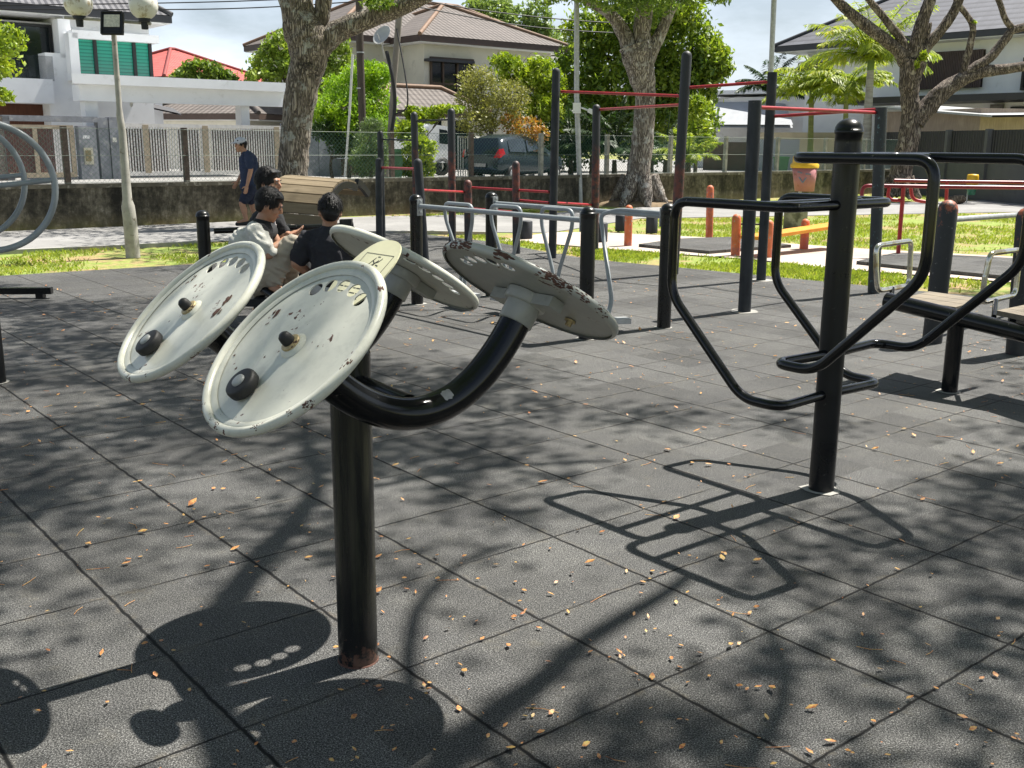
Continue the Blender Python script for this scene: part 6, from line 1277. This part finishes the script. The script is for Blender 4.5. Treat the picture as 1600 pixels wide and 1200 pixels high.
for i in range(2): q = Flesh(); q.cap(an[i]-Z*.05-ff*.03, an[i]+ff*.16-Z*.065, .045, .036); q.fuse('shoe', fabric('dark shoe', (0.03, 0.03, 0.03)), root, .009)
hair(root, hc-Z*.01, A, .97, 0, 5)
cq = Flesh(); r_, f_, u_ = A; cq.ell(hc+u_*.052-f_*.005, (.092, .106, .078), 20, 12, A); cq.ell(hc+u_*.040+f_*.125, (.062, .062, .010), 14, 8, A); cq.fuse('cap', pm('faded blue white cap', (0.50, 0.52, 0.58), 0.25, 12, .8), root, .008)
# ---- boy in pale jacket, sitting with head bent (faces right)
Y1 = 8.1
def B1(x, y, dy=0.0): return D(x, y, Y1+dy)
root = thing('person', 'boy in off white jacket and beige trousers sitting bent forward, seen from behind', 'person', B1(400, 470)*np.array([1, 1, 0]))
hc = B1(421, 320); nk = B1(409, 346); pel = B1(397, 437, .0); ch = B1(398, 385)
f1 = nrm((0.93, 0.18, -0.42)); f = Flesh(); f.ell(pel, (.15, .14, .11), 14, 9); f.chain([pel, ch, nk], [.13, .135, .055]); f.cap(nk, hc+np.array([-.02, 0, -.05]), .053, .05); A = f.head(hc, f1, nrm((0.42, 0.0, 0.9)))
shN, shF = B1(404, 364, -.17), B1(420, 362, .17); elN, elF = B1(418, 397, -.24), B1(440, 393, .15); wrN, wrF = B1(446, 374, -.12), B1(450, 366, .08)
f.chain([shN, elN, wrN], [.055, .043, .028]); f.chain([shF, elF, wrF], [.052, .04, .027]); f.hand(wrN, nrm((.9, .3, .15)), nrm((0.1, -.2, -1)), .5); f.hand(wrF, nrm((.85, -.1, .25)), nrm((0, .3, -1)), .5, -1)
kN, kF = B1(458, 380, -.16), B1(468, 384, .12); aN, aF = B1(427, 447, -.12), B1(450, 446, .18)
f.chain([pel+np.array([.03, -.09, 0]), kN, aN], [.085, .06, .04]); f.chain([pel+np.array([.03, .09, 0]), kF, aF], [.085, .06, .04])
for a_ in (aN, aF): f.chain([a_-Z*.02, a_+np.array([.09, -.03, -.045]), a_+np.array([.15, -.05, -.06])], [.04, .034, .022])
for k in range(5): f.cap(aN+np.array([.15, -.085+k*.018, -.06]), aN+np.array([.19-.008*k, -.10+k*.019, -.068]), .010, .008, 8)
f.fuse('body', SKIN, root, .0075); face_bits(root, hc, A); hair(root, hc, A, 1.03, .035, 2)
f = Flesh(); f.chain([pel+Z*.05, ch, nk-Z*.03], [.145, .155, .075]); f.cap(shN, shF, .075, .075); f.fuse('t_shirt', fabric('black cotton shirt', (0.014, 0.014, 0.016)), root, .009)
JK = fabric('off white jacket', (0.56, 0.55, 0.50), 0.08)
f = Flesh(); f.chain([pel+np.array([-.07, -.02, .0]), ch+np.array([-.055, -.01, .01]), nk+np.array([-.06, 0, -.07])], [.15, .145, .07]); f.chain([nk+np.array([-.05, -.05, -.06]), shN+np.array([-.01, -.015, -.005]), shN*.35+elN*.65+np.array([.0, -.02, .0]), elN*.8+wrN*.2+np.array([-.01, -.01, 0])], [.065, .080, .078, .055])
f.chain([pel+np.array([-.05, -.06, 0]), ch+np.array([-.03, -.06, -.02])], [.13, .12])
f.fuse('jacket', JK, root, .010, 3, .014)
TR = fabric('beige cotton trousers', (0.37, 0.33, 0.265), 0.1)
f = Flesh(); f.ell(pel+Z*-.01, (.165, .155, .12), 14, 9); f.chain([pel+np.array([.03, -.09, 0]), kN+np.array([-.01, 0, -.01]), aN+Z*.05], [.105, .082, .070]); f.chain([pel+np.array([.03, .09, 0]), kF, aF+Z*.05], [.105, .08, .068]); f.ell((kN+aN)/2+np.array([-.03, 0, .02]), (.09, .08, .12), 12, 9)
for k in range(5): q = kN+(aN-kN)*(.25+.16*k); f.cap(q+np.array([-.07, -.045, .03]), q+np.array([.06, -.045, -.02]), .016, .012, 8)
f.fuse('trousers', TR, root, .010, 3, .010)
q = Flesh(); q.cap(aF+np.array([.0, 0, -.04]), aF+np.array([.16, -.05, -.07]), .044, .035); q.fuse('shoe', fabric('white trainer', (0.6, 0.6, 0.58)), root, .009); q = Flesh(); q.cap(aN+np.array([-.03, 0, -.065]), aN+np.array([.16, -.06, -.085]), .022, .02); q.fuse('slipper', fabric('pale slipper', (0.5, 0.49, 0.45)), root, .007)
# ---- boy in black T-shirt seen from behind
Y3 = 7.9
def B3(x, y, dy=0.0): return D(x, y, Y3+dy)
root = thing('person', 'boy in black T-shirt with his back to the camera', 'person', B3(515, 480)*np.array([1, 1, 0]))
hc = B3(516, 331); nk = B3(514, 357); ch = B3(517, 390); pel = B3(519, 445); f3 = nrm((-.18, .93, -.30))
f = Flesh(); f.ell(pel, (.16, .12, .11), 14, 9); f.chain([pel, ch, nk], [.13, .14, .058]); f.cap(nk, hc+np.array([0, -.01, -.05]), .054, .052); A = f.head(hc, f3, nrm((0, .28, .96)))
shL, shR = B3(481, 376), B3(552, 374); elL, elR = B3(463, 411, -.05), B3(566, 412, .1); wrL, wrR = B3(488, 430, .08), B3(540, 432, .25)
f.chain([shL, elL, wrL], [.055, .045, .03]); f.chain([shR, elR, wrR], [.055, .045, .03]); f.hand(wrL, nrm((.8, .5, -.1)), nrm((0.1, .2, -1)), .5); f.hand(wrR, nrm((-.5, .8, -.1)), nrm((0, .2, -1)), .5, -1)
k1, k2 = B3(488, 440, .42), B3(556, 438, .42); a1_, a2_ = k1*np.array([1, 1, 0])+np.array([.0, .05, .12]), k2*np.array([1, 1, 0])+np.array([0, .05, .12])
f.chain([pel+np.array([-.09, 0, 0]), k1, a1_], [.085, .058, .04]); f.chain([pel+np.array([.09, 0, 0]), k2, a2_], [.085, .058, .04])
f.fuse('body', SKIN, root, .0075); face_bits(root, hc, A); hair(root, hc, A, 1.03, .03, 3)
f = Flesh(); f.ell(pel+Z*.05, (.185, .135, .13), 16, 10); f.chain([pel+Z*.06, ch], [.155, .16]); f.ell(ch+Z*.02, (.20, .135, .14), 16, 10); f.chain([ch+Z*.04, nk-Z*.025], [.15, .075]); f.cap(shL+np.array([.03, 0, .0]), shR+np.array([-.03, 0, 0]), .07, .07); f.cap(nk-Z*.04, shL, .07, .07); f.cap(nk-Z*.04, shR, .07, .07)
f.chain([shL, shL*.3+elL*.7], [.083, .078]); f.chain([shR, shR*.3+elR*.7], [.083, .078])
for k in range(4): f.cap(ch+np.array([-.12+.07*k, -.125, .02-.05*(k % 2)]), pel+np.array([-.10+.06*k, -.12, .10]), .014, .010, 8)
f.fuse('t_shirt', fabric('faded black T-shirt', (0.020, 0.020, 0.026)), root, .010, 3, .010)
f = Flesh(); f.ell(pel-Z*.02, (.17, .135, .11), 14, 9); f.chain([pel+np.array([-.09, 0, 0]), k1, a1_+Z*.06], [.105, .08, .06]); f.chain([pel+np.array([.09, 0, 0]), k2, a2_+Z*.06], [.105, .08, .06]); f.fuse('trousers', fabric('pale grey trousers', (0.42, 0.42, 0.41)), root, .011)
for a_ in (a1_, a2_): q = Flesh(); q.cap(a_-Z*.06, a_+np.array([0, .17, -.075]), .044, .036); q.fuse('shoe', bpy.data.materials['white trainer'], root, .009)
# ---- boy in black shirt, face in profile
Y2 = 8.75
def B2(x, y, dy=0.0): return D(x, y, Y2+dy)
root = thing('person', 'boy in black printed shirt, face in profile, behind the boy in pale jacket', 'person', B2(424, 440)*np.array([1, 1, 0]))
hc = B2(420, 286); nk = B2(417, 318); ch = B2(418, 352); pel = B2(418, 412); f2 = nrm((.97, -.22, -.05))
f = Flesh(); f.ell(pel, (.14, .14, .11), 14, 9); f.chain([pel, ch, nk], [.125, .135, .056]); f.cap(nk, hc+np.array([-.01, 0, -.05]), .053, .052); A = f.head(hc, f2, nrm((.02, 0, 1)))
shN, shF = B2(424, 336, -.19), B2(420, 336, .19); elN, elF = B2(440, 366, -.22), B2(446, 372, .2); wrN, wrF = B2(458, 373, -.05), B2(462, 372, .15)
f.chain([shN, elN, wrN], [.055, .043, .028]); f.chain([shF, elF, wrF], [.055, .043, .028]); f.hand(wrN, nrm((.9, .2, -.1)), nrm((0, 0, -1)), .5); f.hand(wrF, nrm((.9, -.2, -.1)), nrm((0, 0, -1)), .5, -1)
k1, k2 = B2(470, 395, -.1), B2(472, 395, .15); a1_, a2_ = k1*np.array([1, 1, 0])+Z*.1, k2*np.array([1, 1, 0])+Z*.1
f.chain([pel, k1, a1_], [.085, .058, .04]); f.chain([pel, k2, a2_], [.085, .058, .04]); f.fuse('body', SKIN, root, .0075); face_bits(root, hc, A); hair(root, hc, A, 1.04, .02, 4)
f = Flesh(); f.chain([pel+Z*.04, ch], [.15, .155]); f.chain([ch, nk-Z*.02], [.15, .072]); f.cap(shN, shF, .075, .075); f.chain([shN, shN*.3+elN*.7], [.08, .078]); f.chain([shF, shF*.3+elF*.7], [.08, .078]); ts = f.fuse('t_shirt', fabric('black printed shirt', (0.013, 0.013, 0.015)), root, .010, 3, .009)
b = MB(); 
for (x0_, y0_, x1_, y1_) in ((424, 344, 430, 347), (426, 350, 432, 352), (424, 356, 429, 353), (429, 346, 431, 356)): b.tube([B2(x0_, y0_, -.30), B2(x1_, y1_, -.30)], .007, 6)
b.build('shirt_print', pm('pale shirt print', (0.55, 0.5, 0.5), 0.3, 60, .8), ts)
f = Flesh(); f.ell(pel, (.155, .15, .11), 14, 9); f.chain([pel, k1, a1_], [.1, .078, .055]); f.chain([pel, k2, a2_], [.1, .078, .055]); f.fuse('trousers', fabric('dark trousers', (0.02, 0.02, 0.022)), root, .011)
# ================================================================== SKY AND SUN
w = bpy.data.worlds.new('World'); SC.world = w; w.use_nodes = True; nt = w.node_tree; bg = nt.nodes['Background']
sky = nt.nodes.new('ShaderNodeTexSky'); sky.sky_type = 'NISHITA'; sky.sun_disc = False; sky.sun_elevation = math.radians(60.9); sky.sun_rotation = math.atan2(SUN[0], SUN[1]); sky.air_density = 1.0; sky.dust_density = 2.0; sky.ozone_density = 1.0
tc = nt.nodes.new('ShaderNodeTexCoord'); mp = nt.nodes.new('ShaderNodeMapping'); mp.inputs['Scale'].default_value = (1.4, 1.4, 4.0); nt.links.new(tc.outputs['Generated'], mp.inputs['Vector'])
no = nt.nodes.new('ShaderNodeTexNoise'); no.inputs['Scale'].default_value = 2.2; no.inputs['Detail'].default_value = 7; no.inputs['Roughness'].default_value = .58; nt.links.new(mp.outputs[0], no.inputs['Vector'])
rp_ = nt.nodes.new('ShaderNodeValToRGB'); rp_.color_ramp.elements[0].position = .40; rp_.color_ramp.elements[0].color = (.25, .25, .25, 1); rp_.color_ramp.elements[1].position = .68; rp_.color_ramp.elements[1].color = (.95, .95, .95, 1); nt.links.new(no.outputs['Fac'], rp_.inputs[0])
mx = nt.nodes.new('ShaderNodeMix'); mx.data_type = 'RGBA'; sz_ = nt.nodes.new('ShaderNodeSeparateXYZ'); nt.links.new(tc.outputs['Generated'], sz_.inputs[0]); mr_ = nt.nodes.new('ShaderNodeMapRange'); mr_.inputs['From Min'].default_value = .16; mr_.inputs['From Max'].default_value = .55; mr_.inputs['To Min'].default_value = 1; mr_.inputs['To Max'].default_value = .12; nt.links.new(sz_.outputs['Z'], mr_.inputs['Value'])
mu_ = nt.nodes.new('ShaderNodeMath'); mu_.operation = 'MULTIPLY'; nt.links.new(rp_.outputs[0], mu_.inputs[0]); nt.links.new(mr_.outputs[0], mu_.inputs[1]); nt.links.new(mu_.outputs[0], mx.inputs[0]); nt.links.new(sky.outputs[0], mx.inputs[6]); mx.inputs[7].default_value = (10.6, 11.9, 13.6, 1); nt.links.new(mx.outputs[2], bg.inputs['Color']); bg.inputs['Strength'].default_value = SKYK
ld = bpy.data.lights.new('Sun', 'SUN'); ld.energy = SUNE; ld.angle = math.radians(0.53); ld.color = (1.0, 0.955, 0.88); lo = bpy.data.objects.new('Sun', ld); COL.objects.link(lo); lo.rotation_euler = Vector(SUN).to_track_quat('Z', 'Y').to_euler()
SC.view_settings.view_transform = 'Standard'; SC.view_settings.look = 'None'; SC.view_settings.exposure = EXPO; SC.view_settings.gamma = 1.0
SC.cycles.max_bounces = 6; SC.cycles.diffuse_bounces = 3; SC.cycles.glossy_bounces = 3; SC.cycles.transparent_max_bounces = 6; SC.cycles.use_denoising = True
SC.render.film_transparent = False
